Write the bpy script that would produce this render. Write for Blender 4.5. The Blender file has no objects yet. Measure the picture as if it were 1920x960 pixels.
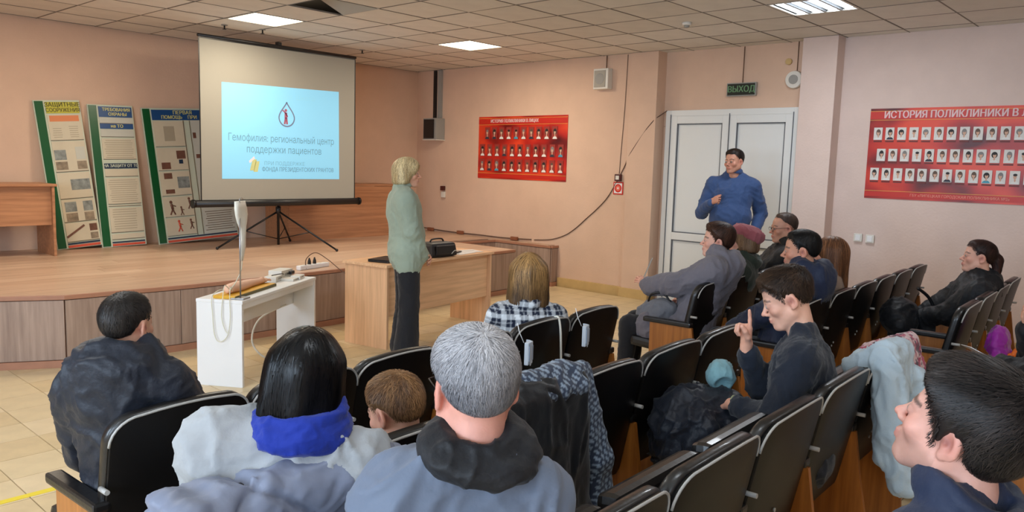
import bpy, bmesh, math, random
import numpy as np
from mathutils import Vector, Matrix, Euler

random.seed(4)
RNG = np.random.default_rng(4)
scene = bpy.context.scene
COL = scene.collection
PI = math.pi

# ------------------------------------------------------------------ camera
cam_data = bpy.data.cameras.new('camera')
cam = bpy.data.objects.new('camera', cam_data)
COL.objects.link(cam)
CAM_Z = 1.6437
_yaw, _pitch, _roll, _f = 0.83678, 0.11605, 0.02922, 1465.45
_fw = Vector((math.sin(_yaw)*math.cos(_pitch), math.cos(_yaw)*math.cos(_pitch), -math.sin(_pitch)))
_r0 = Vector((math.cos(_yaw), -math.sin(_yaw), 0))
_u0 = _r0.cross(_fw)
_r = _r0*math.cos(_roll) + _u0*math.sin(_roll)
_u = -_r0*math.sin(_roll) + _u0*math.cos(_roll)
cam.matrix_world = Matrix(((_r.x, _u.x, -_fw.x, 0), (_r.y, _u.y, -_fw.y, 0), (_r.z, _u.z, -_fw.z, CAM_Z), (0, 0, 0, 1)))
cam_data.sensor_width = 36
cam_data.lens = _f*36/1920
cam_data.clip_start = 0.05
scene.camera = cam

# ------------------------------------------------------------------ world, exposure, daylight
world = bpy.data.worlds.new('world')
scene.world = world
world.use_nodes = True
world.node_tree.nodes['Background'].inputs[0].default_value = (0.75, 0.86, 1.0, 1)
world.node_tree.nodes['Background'].inputs[1].default_value = 0.6
vs = scene.view_settings
vs.view_transform = 'Standard'
vs.look = 'None'
vs.gamma = 1
vs.use_curve_mapping = False
vs.exposure = 0.2

def area(name, loc, rot, sx, sy, power, color, spread=PI):
    l = bpy.data.lights.new(name, 'AREA')
    l.shape = 'RECTANGLE'; l.size = sx; l.size_y = sy
    l.energy = power; l.color = color; l.spread = spread
    o = bpy.data.objects.new(name, l)
    o.location = loc; o.rotation_euler = rot
    COL.objects.link(o)
    return o
# daylight entering through the three windows of the left wall (x = -2.6) and the rear wall
WIN_Y = [(-2.3, -0.7), (0.4, 2.0), (3.1, 4.7)]
for a, b in WIN_Y:
    area('window_daylight', (-2.75, (a+b)/2, 1.75), (0, -PI/2, 0), 1.6, b-a, 125, (0.64, 0.81, 1.0))
# ceiling lamps that are on: (x, y, power, colour); the two by the stage are warm
LAMPS = [(4.448, 7.568, 28, (1.0, 0.87, 0.69)), (6.848, 6.968, 28, (1.0, 0.87, 0.70)),
         (6.848, 2.768, 25, (0.90, 0.95, 1.0)), (2.048, 7.568, 24, (1.0, 0.87, 0.70)),
         (4.448, -0.232, 9, (0.92, 0.96, 1.0)), (1.448, 0.968, 8, (0.92, 0.96, 1.0)),
         (1.448, 4.568, 15, (0.97, 0.97, 0.95)), (-1.552, 1.568, 10, (0.92, 0.96, 1.0))]
CEIL_Z = 3.07

# ------------------------------------------------------------------ materials
def lin(c):
    return tuple((x/12.92 if x <= 0.04045 else ((x+0.055)/1.055)**2.4) for x in [v/255 for v in c])
MATS = {}
def mat(name, c, rough=0.6, var=0.0, vscale=8.0, bump=0.0, bscale=80.0, metal=0.0, spec=0.5, emit=0.0, attr=False,
        stretch=(1, 1, 1), dark=None, coat=0.0, alpha=1.0, trans=0.0, sheen=0.0, sss=0.0, bdist=0.003):
    if name in MATS: return MATS[name]
    m = bpy.data.materials.new(name); m.use_nodes = True
    nt = m.node_tree; b = nt.nodes['Principled BSDF']
    col = lin(c)
    b.inputs['Base Color'].default_value = (*col, 1)
    b.inputs['Roughness'].default_value = rough
    b.inputs['Metallic'].default_value = metal
    b.inputs['Specular IOR Level'].default_value = spec
    b.inputs['Coat Weight'].default_value = coat
    b.inputs['Alpha'].default_value = alpha
    b.inputs['Transmission Weight'].default_value = trans
    b.inputs['Sheen Weight'].default_value = sheen
    if sss:
        b.inputs['Subsurface Weight'].default_value = sss
        b.inputs['Subsurface Radius'].default_value = (0.012, 0.004, 0.002)
        b.inputs['Subsurface Scale'].default_value = 1.0
    if emit:
        b.inputs['Emission Color'].default_value = (*col, 1)
        b.inputs['Emission Strength'].default_value = emit
    src = None
    if var or bump:
        tc = nt.nodes.new('ShaderNodeTexCoord'); mp = nt.nodes.new('ShaderNodeMapping')
        mp.inputs['Scale'].default_value = stretch
        nt.links.new(tc.outputs['Object'], mp.inputs['Vector'])
    if var:
        n = nt.nodes.new('ShaderNodeTexNoise'); n.inputs['Scale'].default_value = vscale
        n.inputs['Detail'].default_value = 6; n.inputs['Roughness'].default_value = 0.6
        nt.links.new(mp.outputs[0], n.inputs['Vector'])
        r = nt.nodes.new('ShaderNodeValToRGB')
        d = lin(dark) if dark else tuple(x*(1-var) for x in col)
        h = tuple(min(1, x*(1+var*0.6)) for x in col)
        r.color_ramp.elements[0].position = 0.3; r.color_ramp.elements[0].color = (*d, 1)
        r.color_ramp.elements[1].position = 0.7; r.color_ramp.elements[1].color = (*h, 1)
        nt.links.new(n.outputs['Fac'], r.inputs[0]); src = r.outputs[0]
    if attr:
        a = nt.nodes.new('ShaderNodeVertexColor'); a.layer_name = 'Col'
        if src is None:
            nt.links.new(a.outputs[0], b.inputs['Base Color'])
        else:
            mx = nt.nodes.new('ShaderNodeMix'); mx.data_type = 'RGBA'; mx.blend_type = 'MULTIPLY'
            mx.inputs[0].default_value = 1
            nt.links.new(src, mx.inputs[6]); nt.links.new(a.outputs[0], mx.inputs[7])
            src = mx.outputs[2]
    if src is not None:
        nt.links.new(src, b.inputs['Base Color'])
    if bump:
        n2 = nt.nodes.new('ShaderNodeTexNoise'); n2.inputs['Scale'].default_value = bscale
        n2.inputs['Detail'].default_value = 4
        nt.links.new(mp.outputs[0], n2.inputs['Vector'])
        bp = nt.nodes.new('ShaderNodeBump'); bp.inputs['Strength'].default_value = bump
        bp.inputs['Distance'].default_value = bdist
        nt.links.new(n2.outputs['Fac'], bp.inputs['Height']); nt.links.new(bp.outputs[0], b.inputs['Normal'])
    MATS[name] = m
    return m

def wood(name, c, dark, axis='x', rough=0.4, scale=1.0, coat=0.0):
    st = {'x': (0.7, 14, 14), 'y': (14, 0.7, 14), 'z': (14, 14, 0.7)}[axis]
    return mat(name, c, rough, var=0.3, vscale=2.2*scale, dark=dark, stretch=st, bump=0.06, bscale=9, coat=coat)

M_wall = mat('peach_wall_paint', (216, 183, 159), 0.85, var=0.05, vscale=3, bump=0.35, bscale=55, bdist=0.004)
M_wall_r = mat('wall_paint_less_warm_lit', (218, 196, 186), 0.85, var=0.05, vscale=3, bump=0.45, bscale=45, bdist=0.005)  # same wall paint, greyed in its colour where less warm light falls
M_ceil = mat('ceiling_tile_white', (205, 196, 184), 0.9, var=0.06, vscale=5, bump=0.2, bscale=120)
M_grid = mat('ceiling_grid_metal', (120, 112, 102), 0.6)
M_floor = mat('floor_tile_beige', (214, 192, 152), 0.32, var=0.10, vscale=6, bump=0.03, bscale=20)
M_grout = mat('floor_grout', (140, 118, 88), 0.9)
M_skirt = mat('beige_skirting', (200, 168, 112), 0.5, var=0.12, vscale=5)
M_lam = wood('stage_floor_laminate', (186, 156, 134), (164, 132, 110), 'x', 0.36)
M_lamf = wood('stage_front_laminate', (166, 142, 126), (142, 118, 104), 'z', 0.45)
M_edge = mat('stage_edge_strip', (172, 122, 96), 0.45, var=0.1)
M_desk = wood('beech_desk_top', (230, 188, 148), (216, 170, 128), 'x', 0.38)
M_deskv = wood('beech_desk_side', (226, 182, 142), (210, 164, 124), 'z', 0.4)
M_desk2 = wood('dark_beech_board', (176, 126, 90), (154, 106, 74), 'x', 0.45)
M_white = mat('white_laminate', (232, 232, 232), 0.4)
M_pvc = mat('white_pvc_door', (222, 224, 222), 0.35)
M_pvcd = mat('door_gasket_grey', (92, 96, 102), 0.6)
M_black = mat('black_plastic', (22, 22, 24), 0.4)
M_blackm = mat('black_metal', (18, 18, 20), 0.35, metal=0.3)
M_steel = mat('steel', (170, 170, 172), 0.3, metal=0.9)
M_cable = mat('brown_cable', (96, 70, 54), 0.6)
M_whitec = mat('white_cable', (226, 222, 210), 0.5)
M_plast = mat('white_plastic', (220, 216, 206), 0.4)
M_greyp = mat('grey_plastic', (150, 148, 142), 0.5)

# ------------------------------------------------------------------ mesh helpers
def mesh_np(name, V, F, smooth=False):
    """F is an (n,3) or (n,4) int array."""
    me = bpy.data.meshes.new(name)
    V = np.asarray(V, np.float32); F = np.asarray(F, np.int32)
    k = F.shape[1]
    me.vertices.add(len(V)); me.vertices.foreach_set('co', V.ravel())
    me.loops.add(F.size); me.loops.foreach_set('vertex_index', F.ravel())
    me.polygons.add(len(F))
    me.polygons.foreach_set('loop_start', np.arange(0, F.size, k, dtype=np.int32))
    me.polygons.foreach_set('loop_total', np.full(len(F), k, np.int32))
    if smooth: me.polygons.foreach_set('use_smooth', np.ones(len(F), bool))
    me.update(calc_edges=True); me.validate()
    return me

def link(name, me, m=None, parent=None):
    o = bpy.data.objects.new(name, me)
    COL.objects.link(o)
    if m is not None:
        for x in (m if isinstance(m, (list, tuple)) else [m]): me.materials.append(x)
    if parent is not None: o.parent = parent
    return o

def tag(o, label=None, cat=None, group=None, kind=None):
    if label: o['label'] = label
    if cat: o['category'] = cat
    if group: o['group'] = group
    if kind: o['kind'] = kind
    return o

def thing(name, label, cat, loc=(0, 0, 0), rz=0.0, group=None):
    o = bpy.data.objects.new(name, None)
    COL.objects.link(o)
    o.empty_display_size = 0.1
    o.location = loc; o.rotation_euler = (0, 0, rz)
    return tag(o, label, cat, group)

class MB:
    """collects simple shapes into one mesh"""
    def __init__(s): s.bm = bmesh.new(); s.mi = 0
    def _mark(s, fs, smooth=False):
        for f in fs: f.material_index = s.mi; f.smooth = smooth
    def box(s, c, d, rot=None, bevel=0.0, taper=None):
        r = bmesh.ops.create_cube(s.bm, size=1)
        vs_ = r['verts']
        for v in vs_:
            v.co = Vector((v.co.x*d[0], v.co.y*d[1], v.co.z*d[2]))
            if taper and v.co.z > 0: v.co.x *= taper[0]; v.co.y *= taper[1]
        fs = list({f for v in vs_ for f in v.link_faces})
        s._mark(fs)
        if bevel:
            es = list({e for v in vs_ for e in v.link_edges})
            rb = bmesh.ops.bevel(s.bm, geom=es, offset=bevel, segments=2, affect='EDGES', profile=0.6)
            s._mark(rb['faces'])
            vs_ = list({v for f in rb['faces'] for v in f.verts} | {v for v in vs_ if v.is_valid})
        M = Matrix.Translation(Vector(c))
        if rot is not None: M = M @ (rot.to_4x4() if hasattr(rot, 'to_4x4') else Euler(rot).to_matrix().to_4x4())
        bmesh.ops.transform(s.bm, matrix=M, verts=vs_)
        return s
    def quad(s, pts):
        f = s.bm.faces.new([s.bm.verts.new(Vector(p)) for p in pts]); s._mark([f]); return s
    def prism(s, poly, z0, z1):
        """poly: list of (x,y), extruded along z"""
        a = [s.bm.verts.new((x, y, z0)) for x, y in poly]; b = [s.bm.verts.new((x, y, z1)) for x, y in poly]
        n = len(poly); fs = [s.bm.faces.new(a[::-1]), s.bm.faces.new(b)]
        for i in range(n): fs.append(s.bm.faces.new((a[i], a[(i+1) % n], b[(i+1) % n], b[i])))
        s._mark(fs); return s
    def tube(s, pts, r, n=8, caps=True, radii=None):
        pts = [Vector(p) for p in pts]; rings = []
        up = Vector((0, 0, 1)); prev = None
        for i, p in enumerate(pts):
            t = (pts[min(i+1, len(pts)-1)]-pts[max(i-1, 0)]).normalized()
            if prev is None:
                a = up if abs(t.dot(up)) < 0.9 else Vector((1, 0, 0))
                u = t.cross(a).normalized()
            else:
                u = (prev - t*prev.dot(t)).normalized()
            prev = u; w = t.cross(u)
            rr = radii[i] if radii else r
            rings.append([s.bm.verts.new(p + (u*math.cos(2*PI*k/n) + w*math.sin(2*PI*k/n))*rr) for k in range(n)])
        fs = []
        for a, b in zip(rings, rings[1:]):
            for k in range(n): fs.append(s.bm.faces.new((a[k], a[(k+1) % n], b[(k+1) % n], b[k])))
        s._mark(fs, True)
        if caps: s._mark([s.bm.faces.new(rings[0][::-1]), s.bm.faces.new(rings[-1])])
        return s
    def cyl(s, a, b, r, n=16, r2=None):
        return s.tube([a, b], r, n, True, [r, r if r2 is None else r2])
    def ball(s, c, r, u=12, v=8, sc=(1, 1, 1)):
        res = bmesh.ops.create_uvsphere(s.bm, u_segments=u, v_segments=v, radius=r)
        for vt in res['verts']: vt.co = Vector((vt.co.x*sc[0]+c[0], vt.co.y*sc[1]+c[1], vt.co.z*sc[2]+c[2]))
        s._mark({f for vt in res['verts'] for f in vt.link_faces}, True); return s
    def disc(s, c, r, nrm, n=20, sx=1.0):
        q = Vector(nrm).to_track_quat('Z', 'Y'); c = Vector(c)
        f = s.bm.faces.new([s.bm.verts.new(c + q @ Vector((math.cos(2*PI*k/n)*r*sx, math.sin(2*PI*k/n)*r, 0))) for k in range(n)])
        s._mark([f]); return s
    def mesh(s, name):
        bmesh.ops.recalc_face_normals(s.bm, faces=s.bm.faces[:])
        me = bpy.data.meshes.new(name); s.bm.to_mesh(me); s.bm.free(); return me
    def build(s, name, m, parent=None): return link(name, s.mesh(name), m, parent)

def copy_tree(o, parent=None):
    c = o.copy(); COL.objects.link(c)
    if parent is not None: c.parent = parent
    for ch in list(o.children): copy_tree(ch, c)
    return c

def bez(p0, p1, p2, p3, n=12):
    P = [Vector(p) for p in (p0, p1, p2, p3)]
    return [P[0]*(1-t)**3 + P[1]*3*t*(1-t)**2 + P[2]*3*t*t*(1-t) + P[3]*t**3 for t in [i/n for i in range(n+1)]]
def smoothpath(pts, n=6):
    pts = [Vector(p) for p in pts]; out = []
    for i in range(len(pts)-1):
        a, b, c, d = pts[max(i-1, 0)], pts[i], pts[i+1], pts[min(i+2, len(pts)-1)]
        for k in range(n):
            t = k/n
            out.append(0.5*((2*b) + (c-a)*t + (2*a-5*b+4*c-d)*t*t + (3*b-a-3*c+d)*t**3))
    out.append(pts[-1]); return out

def text(name, body, size, M, m, parent, align='CENTER', offset=0.0, sx=1.0, ext=0.0008):
    """flat lettering: every glyph contour is filled on its own, so overlapping strokes stay solid"""
    from mathutils.geometry import delaunay_2d_cdt
    cu = bpy.data.curves.new(name, 'FONT'); cu.body = body; cu.size = 1.0
    cu.align_x = align; cu.align_y = 'CENTER'
    tmp = bpy.data.objects.new(name, cu); COL.objects.link(tmp)
    dg = bpy.context.evaluated_depsgraph_get()
    c2 = tmp.evaluated_get(dg).to_curve(dg)
    loops = []
    for sp_ in c2.splines:
        bp = sp_.bezier_points; n = len(bp); pts = []
        for i in range(n):
            a, b = bp[i], bp[(i+1) % n]
            straight = (a.handle_right-a.co).length+(b.handle_left-b.co).length < 1e-4
            k = 1 if straight else 4
            for j in range(k):
                t = j/k
                p = a.co*(1-t)**3+a.handle_right*3*t*(1-t)**2+b.handle_left*3*t*t*(1-t)+b.co*t**3
                if not pts or (Vector((p.x, p.y, 0))-pts[-1]).length > 1e-4: pts.append(Vector((p.x, p.y, 0)))
        if len(pts) > 2: loops.append(pts)
    bpy.data.objects.remove(tmp); bpy.data.curves.remove(cu)
    pts = [Vector((p.x, p.y)) for P in loops for p in P]; edges = []; o_ = 0
    for P in loops:
        edges += [(o_+i, o_+(i+1) % len(P)) for i in range(len(P))]; o_ += len(P)
    cv, _, cf = delaunay_2d_cdt(pts, edges, [], 0, 1e-5)[:3]
    cen = np.array([[sum(cv[i].x for i in f)/3, sum(cv[i].y for i in f)/3] for f in cf])
    A = np.array([pts[e[0]] for e in edges]); B = np.array([pts[e[1]] for e in edges])
    cx, cy = cen[:, :1], cen[:, 1:]
    side = (B[:, 0]-A[:, 0])*(cy-A[:, 1])-(cx-A[:, 0])*(B[:, 1]-A[:, 1])
    wn = ((A[:, 1] <= cy) & (B[:, 1] > cy) & (side > 0)).sum(1)-((A[:, 1] > cy) & (B[:, 1] <= cy) & (side < 0)).sum(1)
    V, F = [], []
    for sh in (0, offset/size) if offset else (0,):
        base = len(V); V += [Vector((p.x+sh, p.y, .014 if sh else 0)) for p in cv]
        F += [tuple(base+i for i in f) for f, w in zip(cf, wn) if w != 0]
    T = M @ Matrix.Diagonal((sx*size, size, .02, 1))
    V = [T @ v for v in V]
    me = bpy.data.meshes.new(name); me.from_pydata([tuple(v) for v in V], [], F); me.update()
    nz = T.to_3x3() @ Vector((0, 0, 1))
    bmx = bmesh.new(); bmx.from_mesh(me)
    for f in bmx.faces:
        if f.normal.dot(nz) < 0: f.normal_flip()
    bmx.to_mesh(me); bmx.free()
    return link(name, me, m, parent)

# ================================================================== ROOM
XW, XR = 8.39, 8.55            # plane of the side wall left of the door / plane of the recessed wall
YB = 9.70                      # rear wall of the stage
X0, Y0 = -2.6, -3.2
def struct(name, mb, m, parent=None):
    o = mb.build(name, m, parent)
    if parent is None: o['kind'] = 'structure'
    return o

# floor slab with the individual tiles as pieces
fl = struct('floor', MB().box(((X0+XR)/2, (Y0+YB)/2, -0.055), (XR-X0+.4, YB-Y0+.4, 0.1)), M_grout)
def unit_box_mesh(name, d, bevel):
    mb = MB(); mb.box((0, 0, 0), d, bevel=bevel); return mb.mesh(name)
def flat_tile(name, dx, dy, h, bev, z0=0.0):
    mb = MB(); b = mb.bm
    lo = [b.verts.new((x*dx/2, y*dy/2, z0-h)) for x, y in ((-1, -1), (1, -1), (1, 1), (-1, 1))]
    hi = [b.verts.new((x*(dx/2-bev), y*(dy/2-bev), z0)) for x, y in ((-1, -1), (1, -1), (1, 1), (-1, 1))]
    b.faces.new(hi)
    for i in range(4): b.faces.new((lo[i], lo[(i+1) % 4], hi[(i+1) % 4], hi[i]))
    return mb.mesh(name)
tile_mats = [M_floor, mat('floor_tile_beige_light', (220, 198, 160), 0.3, var=0.10, vscale=6, bump=0.03, bscale=20),
             mat('floor_tile_beige_warm', (208, 184, 142), 0.34, var=0.12, vscale=6, bump=0.03, bscale=20)]
tile_me = []
for m in tile_mats:
    me = flat_tile('tile', 0.297, 0.297, 0.006, 0.0015); me.materials.append(m); tile_me.append(me)
TS = 0.30; ox, oy = 1.13, 4.96
rest = MB()
def in_view_floor(x, y):
    return (y > 2.3 and y < 6.85 and x > 0.35 and x < 8.4 and y > 0.42*(x-1.0)) 
cand = []
for i in range(-13, 26):
    for j in range(-28, 8):
        x, y = ox+(i+.5)*TS, oy+(j+.5)*TS
        if X0 < x-.1 and x+.1 < XR and Y0 < y-.1 and y < 6.9: cand.append((x, y))
vis = [c for c in cand if in_view_floor(*c)]
vis.sort(key=lambda c: c[0]**2+c[1]**2); vis = vis[:296]; visset = set(vis)
for x, y in vis:
    o = bpy.data.objects.new('tile', random.choice(tile_me)); COL.objects.link(o)
    o.parent = fl; o.location = (x, y, random.uniform(-.0004, .0004))
bm = rest.bm
for x, y in cand:
    if (x, y) in visset: continue
    rest.quad([(x-.1485, y-.1485, 0), (x+.1485, y-.1485, 0), (x+.1485, y+.1485, 0), (x-.1485, y+.1485, 0)])
tag(rest.build('tile_field', M_floor, fl), kind='stuff')
struct('trim_1', MB().box((0.2, 4.10, 0.0012), (2.3, 0.045, 0.0016)), mat('yellow_floor_tape', (226, 200, 40), 0.5))

# walls
struct('wall_back', MB().box(((X0+XR)/2, YB+.1, 1.6), (XR-X0+.6, 0.2, 3.4)), M_wall)
wl = MB()
ys = [Y0]+[v for ab in WIN_Y for v in ab]+[YB]
for k in range(0, len(ys), 2): wl.box((X0-.1, (ys[k]+ys[k+1])/2, 1.6), (0.2, ys[k+1]-ys[k], 3.4))
for a, b in WIN_Y:
    wl.box((X0-.1, (a+b)/2, 0.45), (0.2, b-a, 1.0)); wl.box((X0-.1, (a+b)/2, 2.92), (0.2, b-a, 0.75))
struct('wall_left', wl, M_wall)
for n, (a, b) in enumerate(WIN_Y):
    w = MB()
    for y in (a+.03, (a+b)/2, b-.03): w.box((X0-.08, y, 1.75), (0.06, 0.06, 1.6))
    for z in (0.98, 2.52): w.box((X0-.08, (a+b)/2, z), (0.06, b-a, 0.06))
    struct('window_%d' % (n+1), w, M_pvc)
struct('wall_front', MB().box(((X0+XR)/2, Y0-.1, 1.6), (XR-X0+.6, 0.2, 3.4)), M_wall)
struct('wall_right', MB().box((XW+.12, (5.24+YB)/2, 1.6), (0.24, YB-5.24, 3.4)), M_wall)
struct('wall_right_recess', MB().box((XR+.1, (5.24+3.105)/2, 2.75), (0.2, 5.24-3.105, 1.15)).box((XR+.1, 5.2, .99), (0.2, .079, 2.36)).box((XR+.1, 3.2975, .99), (0.2, .385, 2.36)), M_wall)
struct('wall_right_rear', MB().box((XR+.1, (3.1+Y0)/2, 1.6), (0.2, 3.1-Y0, 3.4)), M_wall_r)
struct('trim_2', MB().box((XW-.02+.09, 5.434, 1.5), (0.22, 0.40, 3.2), bevel=0.006), M_wall)
struct('trim_3', MB().box((XW-.02+.09, 3.275, 1.5), (0.22, 0.37, 3.2), bevel=0.006), M_wall_r)
# skirting
struct('baseboard_right', MB().box((XW-.012, (5.64+6.7)/2, .055), (0.03, 6.7-5.64, .13), bevel=.004).box((XW-.045, 5.44, .055), (0.03, .43, .13), bevel=.004).box((XW+.02, 5.235, .055), (0.17, .03, .13), bevel=.004).box((XR-.012, (3.08+Y0)/2, .055), (0.03, 3.08-Y0, .13)).box((XW-.045, 3.275, .055), (0.03, .4, .13)), M_skirt)

# suspended ceiling: grid and single panels; a missing panel above the stage
cl = struct('ceiling', MB().box(((X0+XR)/2, (Y0+YB)/2, CEIL_Z+.36), (XR-X0+.6, YB-Y0+.6, .1)), mat('slab_dark', (60, 54, 48), 0.9))
GX, GY = 5.348, 5.468
lampset = {(round((x-GX)/.6-.5), round((y-GY)/.6-.5)) for x, y, _, _ in LAMPS}
hole = (round((4.448-GX)/.6-.5), round((6.368-GY)/.6-.5))
cme = [flat_tile('ceiling_panel', 0.589, 0.589, -0.012, 0.004, 0) for _ in range(3)]
for me, c in zip(cme, ((222, 218, 210), (217, 212, 203), (226, 222, 215))):
    me.materials.append(mat('ceiling_panel_%d' % c[0], c, 0.9, var=0.07, vscale=4, bump=0.25, bscale=140))
gridmb = MB(); far = MB()
for i in range(-14, 7):
    for j in range(-15, 8):
        x, y = GX+(i+.5)*.6, GY+(j+.5)*.6
        if x-.3 < X0-.05 or x-.3 > XR-.1 or y-.3 < Y0-.1 or y-.3 > YB-.1: continue
        if (i, j) in lampset or (i, j) == hole: continue
        x1, x2, y1, y2 = max(x-.2945, X0), min(x+.2945, XR-.003), max(y-.2945, Y0), min(y+.2945, YB-.003)
        vis_ = (x > 2.0 and y > 1.6 and y < 9.9 and y < 4.5*x-1.5)
        if vis_ and x+.29 < XR and y+.29 < YB:
            o = bpy.data.objects.new('ceiling_panel', random.choice(cme)); COL.objects.link(o); o.parent = cl
            o.location = (x, y, CEIL_Z+random.uniform(-.001, .0015)); o.rotation_euler = (random.uniform(-.003, .003), random.uniform(-.003, .003), 0)
        elif vis_:
            p = MB().box(((x1+x2)/2, (y1+y2)/2, CEIL_Z+.006), (x2-x1, y2-y1, .012)).build('ceiling_panel', cme[0].materials[0], cl)
        else:
            far.box(((x1+x2)/2, (y1+y2)/2, CEIL_Z+.006), (x2-x1, y2-y1, .012))
tag(far.build('ceiling_panel_field', cme[0].materials[0], cl), kind='stuff')
for i in range(-14, 8):
    x = GX+i*.6
    if X0 < x < XR: gridmb.box((x, (Y0+YB)/2, CEIL_Z+.004), (.012, YB-Y0, .012))
for j in range(-15, 9):
    y = GY+j*.6
    if Y0 < y < YB: gridmb.box(((X0+XR)/2, y, CEIL_Z+.0035), (XR-X0, .012, .012))
tag(gridmb.build('ceiling_grid', M_grid, cl), kind='stuff')
# loose panel hanging in the open bay
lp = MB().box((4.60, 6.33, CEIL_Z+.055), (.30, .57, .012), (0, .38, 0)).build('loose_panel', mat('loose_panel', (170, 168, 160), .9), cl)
lp['label'] = 'ceiling panel hanging tilted in the open bay'
MB().box((4.448, 6.368, CEIL_Z+.2), (.58, .58, .02)).build('void_shade_board', mat('void', (40, 36, 32), .9), cl)  # board coloured dark to stand for the shade in the ceiling void

# ceiling lamps
M_diff = mat('lamp_diffuser_warm', (255, 236, 205), 0.5, emit=9.0)
M_diffc = mat('lamp_tube_cool', (235, 245, 255), 0.5, emit=7.0)
NAMES = ['warm square ceiling panel light just in front of the projection screen', 'warm square ceiling panel light right of the projection screen top',
         'four-tube louvre ceiling light at the upper right by the side wall', 
         'warm square ceiling light over the left half of the stage', 'square ceiling light above the fourth row, right of the middle aisle', 'square ceiling light above the fourth row, nearest the photographer',
         'warm square ceiling light above the open floor before the stage', 'square ceiling light by the left wall windows']
for n, (x, y, pw, c) in enumerate(LAMPS):
    t = thing('ceiling_light', NAMES[n], 'ceiling light', (x, y, CEIL_Z), 0, 'ceiling lights')
    fr = MB()
    for sx, sy, dx, dy in ((0, .285, .595, .022), (0, -.285, .595, .022), (.285, 0, .022, .595), (-.285, 0, .022, .595)):
        fr.box((sx, sy, .004), (dx, dy, .014))
    fr.build('frame', M_plast, t)
    if n == 2:
        MB().box((0, 0, .035), (.56, .56, .01)).build('reflector', mat('lamp_reflector', (120, 122, 124), .35, metal=.6), t)
        for k in range(4): MB().box((0, -.21+k*.14, .012), (.54, .058, .012)).build('tube', M_diffc, t)
        for k in range(3): MB().box((0, -.14+k*.14, .008), (.54, .02, .02)).build('louvre', mat('lamp_reflector', (120, 122, 124), .35), t)
    else:
        MB().box((0, 0, .008), (.55, .55, .01)).build('diffuser', M_diff if c[2] < .8 else M_diffc, t)
    area('lamp_light', (x, y, CEIL_Z-.012), (0, 0, 0), .54, .54, pw, c)

# ceiling bits
t = thing('smoke_detector', 'small beige smoke detector on the ceiling between door and louvre light', 'detector', (6.91, 4.03, CEIL_Z))
MB().cyl((0, 0, 0), (0, 0, -.03), .05, 16, .045).build('base', M_plast, t)
MB().cyl((0, 0, -.03), (0, 0, -.05), .03, 16, .02).build('sensor', M_greyp, t)
for x, y, lab in ((4.35, 8.25, 'small sprinkler head on the ceiling just behind the screen top, left one'), (4.75, 8.15, 'dark hanging hook on the ceiling above the screen'), (6.35, 8.45, 'small sprinkler head on the dark ceiling strip right of the screen')):
    t = thing('ceiling_sprinkler', lab, 'sprinkler', (x, y, CEIL_Z))
    MB().cyl((0, 0, 0), (0, 0, -.008), .035, 14).build('escutcheon', M_greyp, t)
    MB().cyl((0, 0, -.008), (0, 0, -.045), .009, 8).cyl((0, 0, -.045), (0, 0, -.049), .022, 10).build('head', M_blackm, t)

# ---------------------------------------------------------------- door
dr = MB()
D0, D1, DT = 3.49, 5.17, 2.36
xd = XR-.03
for (cy, cz, dy, dz) in (((D0+D1)/2, DT-.035, D1-D0-.14, .07), (D0+.035, DT/2, .07, DT), (D1-.035, DT/2, .07, DT)):
    dr.box((xd, cy, cz), (.07, dy, dz), bevel=.004)
door = struct('door_1', dr, M_pvc)
split = 4.32
for a, b, hinge in ((D0+.075, split-.004, 0), (split+.004, D1-.075, 1)):
    lf = MB(); w = .085
    for (cy, cz, dy, dz) in ((a+w/2, DT/2-.02, w, DT-.1), (b-w/2, DT/2-.02, w, DT-.1), ((a+b)/2, DT-.115, b-a-2*w, .09), ((a+b)/2, .08, b-a-2*w, .14), ((a+b)/2, .83, b-a-2*w, .09)):
        lf.box((xd-.005, cy, cz), (.06, dy, dz), bevel=.004)
    leaf = lf.build('door_leaf', M_pvc, door)
    gk = MB()
    for z0, z1 in ((.15, .785), (.875, DT-.16)):
        for (cy, cz, dy, dz) in (((a+b)/2, z0+.006, b-a-2*w, .012), ((a+b)/2, z1-.006, b-a-2*w, .012), (a+w+.006, (z0+z1)/2, .012, z1-z0), (b-w-.006, (z0+z1)/2, .012, z1-z0)):
            gk.box((xd-.014, cy, cz), (.03, dy, dz))
        MB().box((xd+.004, (a+b)/2, (z0+z1)/2), (.03, b-a-2*w, z1-z0)).build('door_panel', M_pvc, leaf)
    gk.build('gasket', M_pvcd, leaf)
MB().box((xd-.02, split, DT/2), (.05, .006, DT-.1)).box((xd-.02, D1-.073, DT/2), (.05, .006, DT-.1)).box((xd-.02, D0+.073, DT/2), (.05, .006, DT-.1)).build('leaf_gap', M_pvcd, door)
h = MB().box((xd-.045, split+.05, 1.05), (.02, .035, .2), bevel=.004).tube([(xd-.06, split+.05, 1.08), (xd-.09, split+.05, 1.08), (xd-.09, split+.16, 1.08)], .009).build('door_handle', M_plast, door)

# ================================================================== STAGE
SZ = 0.56
FR = [(0.3, 8.2), (1.05, 7.2), (1.65, 6.70), (2.08, 6.46), (2.95, 6.41), (3.85, 6.43), (4.68, 6.50), (5.6, 6.58), (6.5, 6.65), (7.46, 6.70)]
st = MB()
st.prism(FR+[(7.46, 7.77), (8.24, 7.77), (8.24, 6.72), (XW, 6.73), (XW, YB), (0.3, YB)], 0, SZ-.02)
stage = struct('stage', st, mat('stage_core', (96, 66, 48), .8))
stage.name = 'floor_stage'
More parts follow.
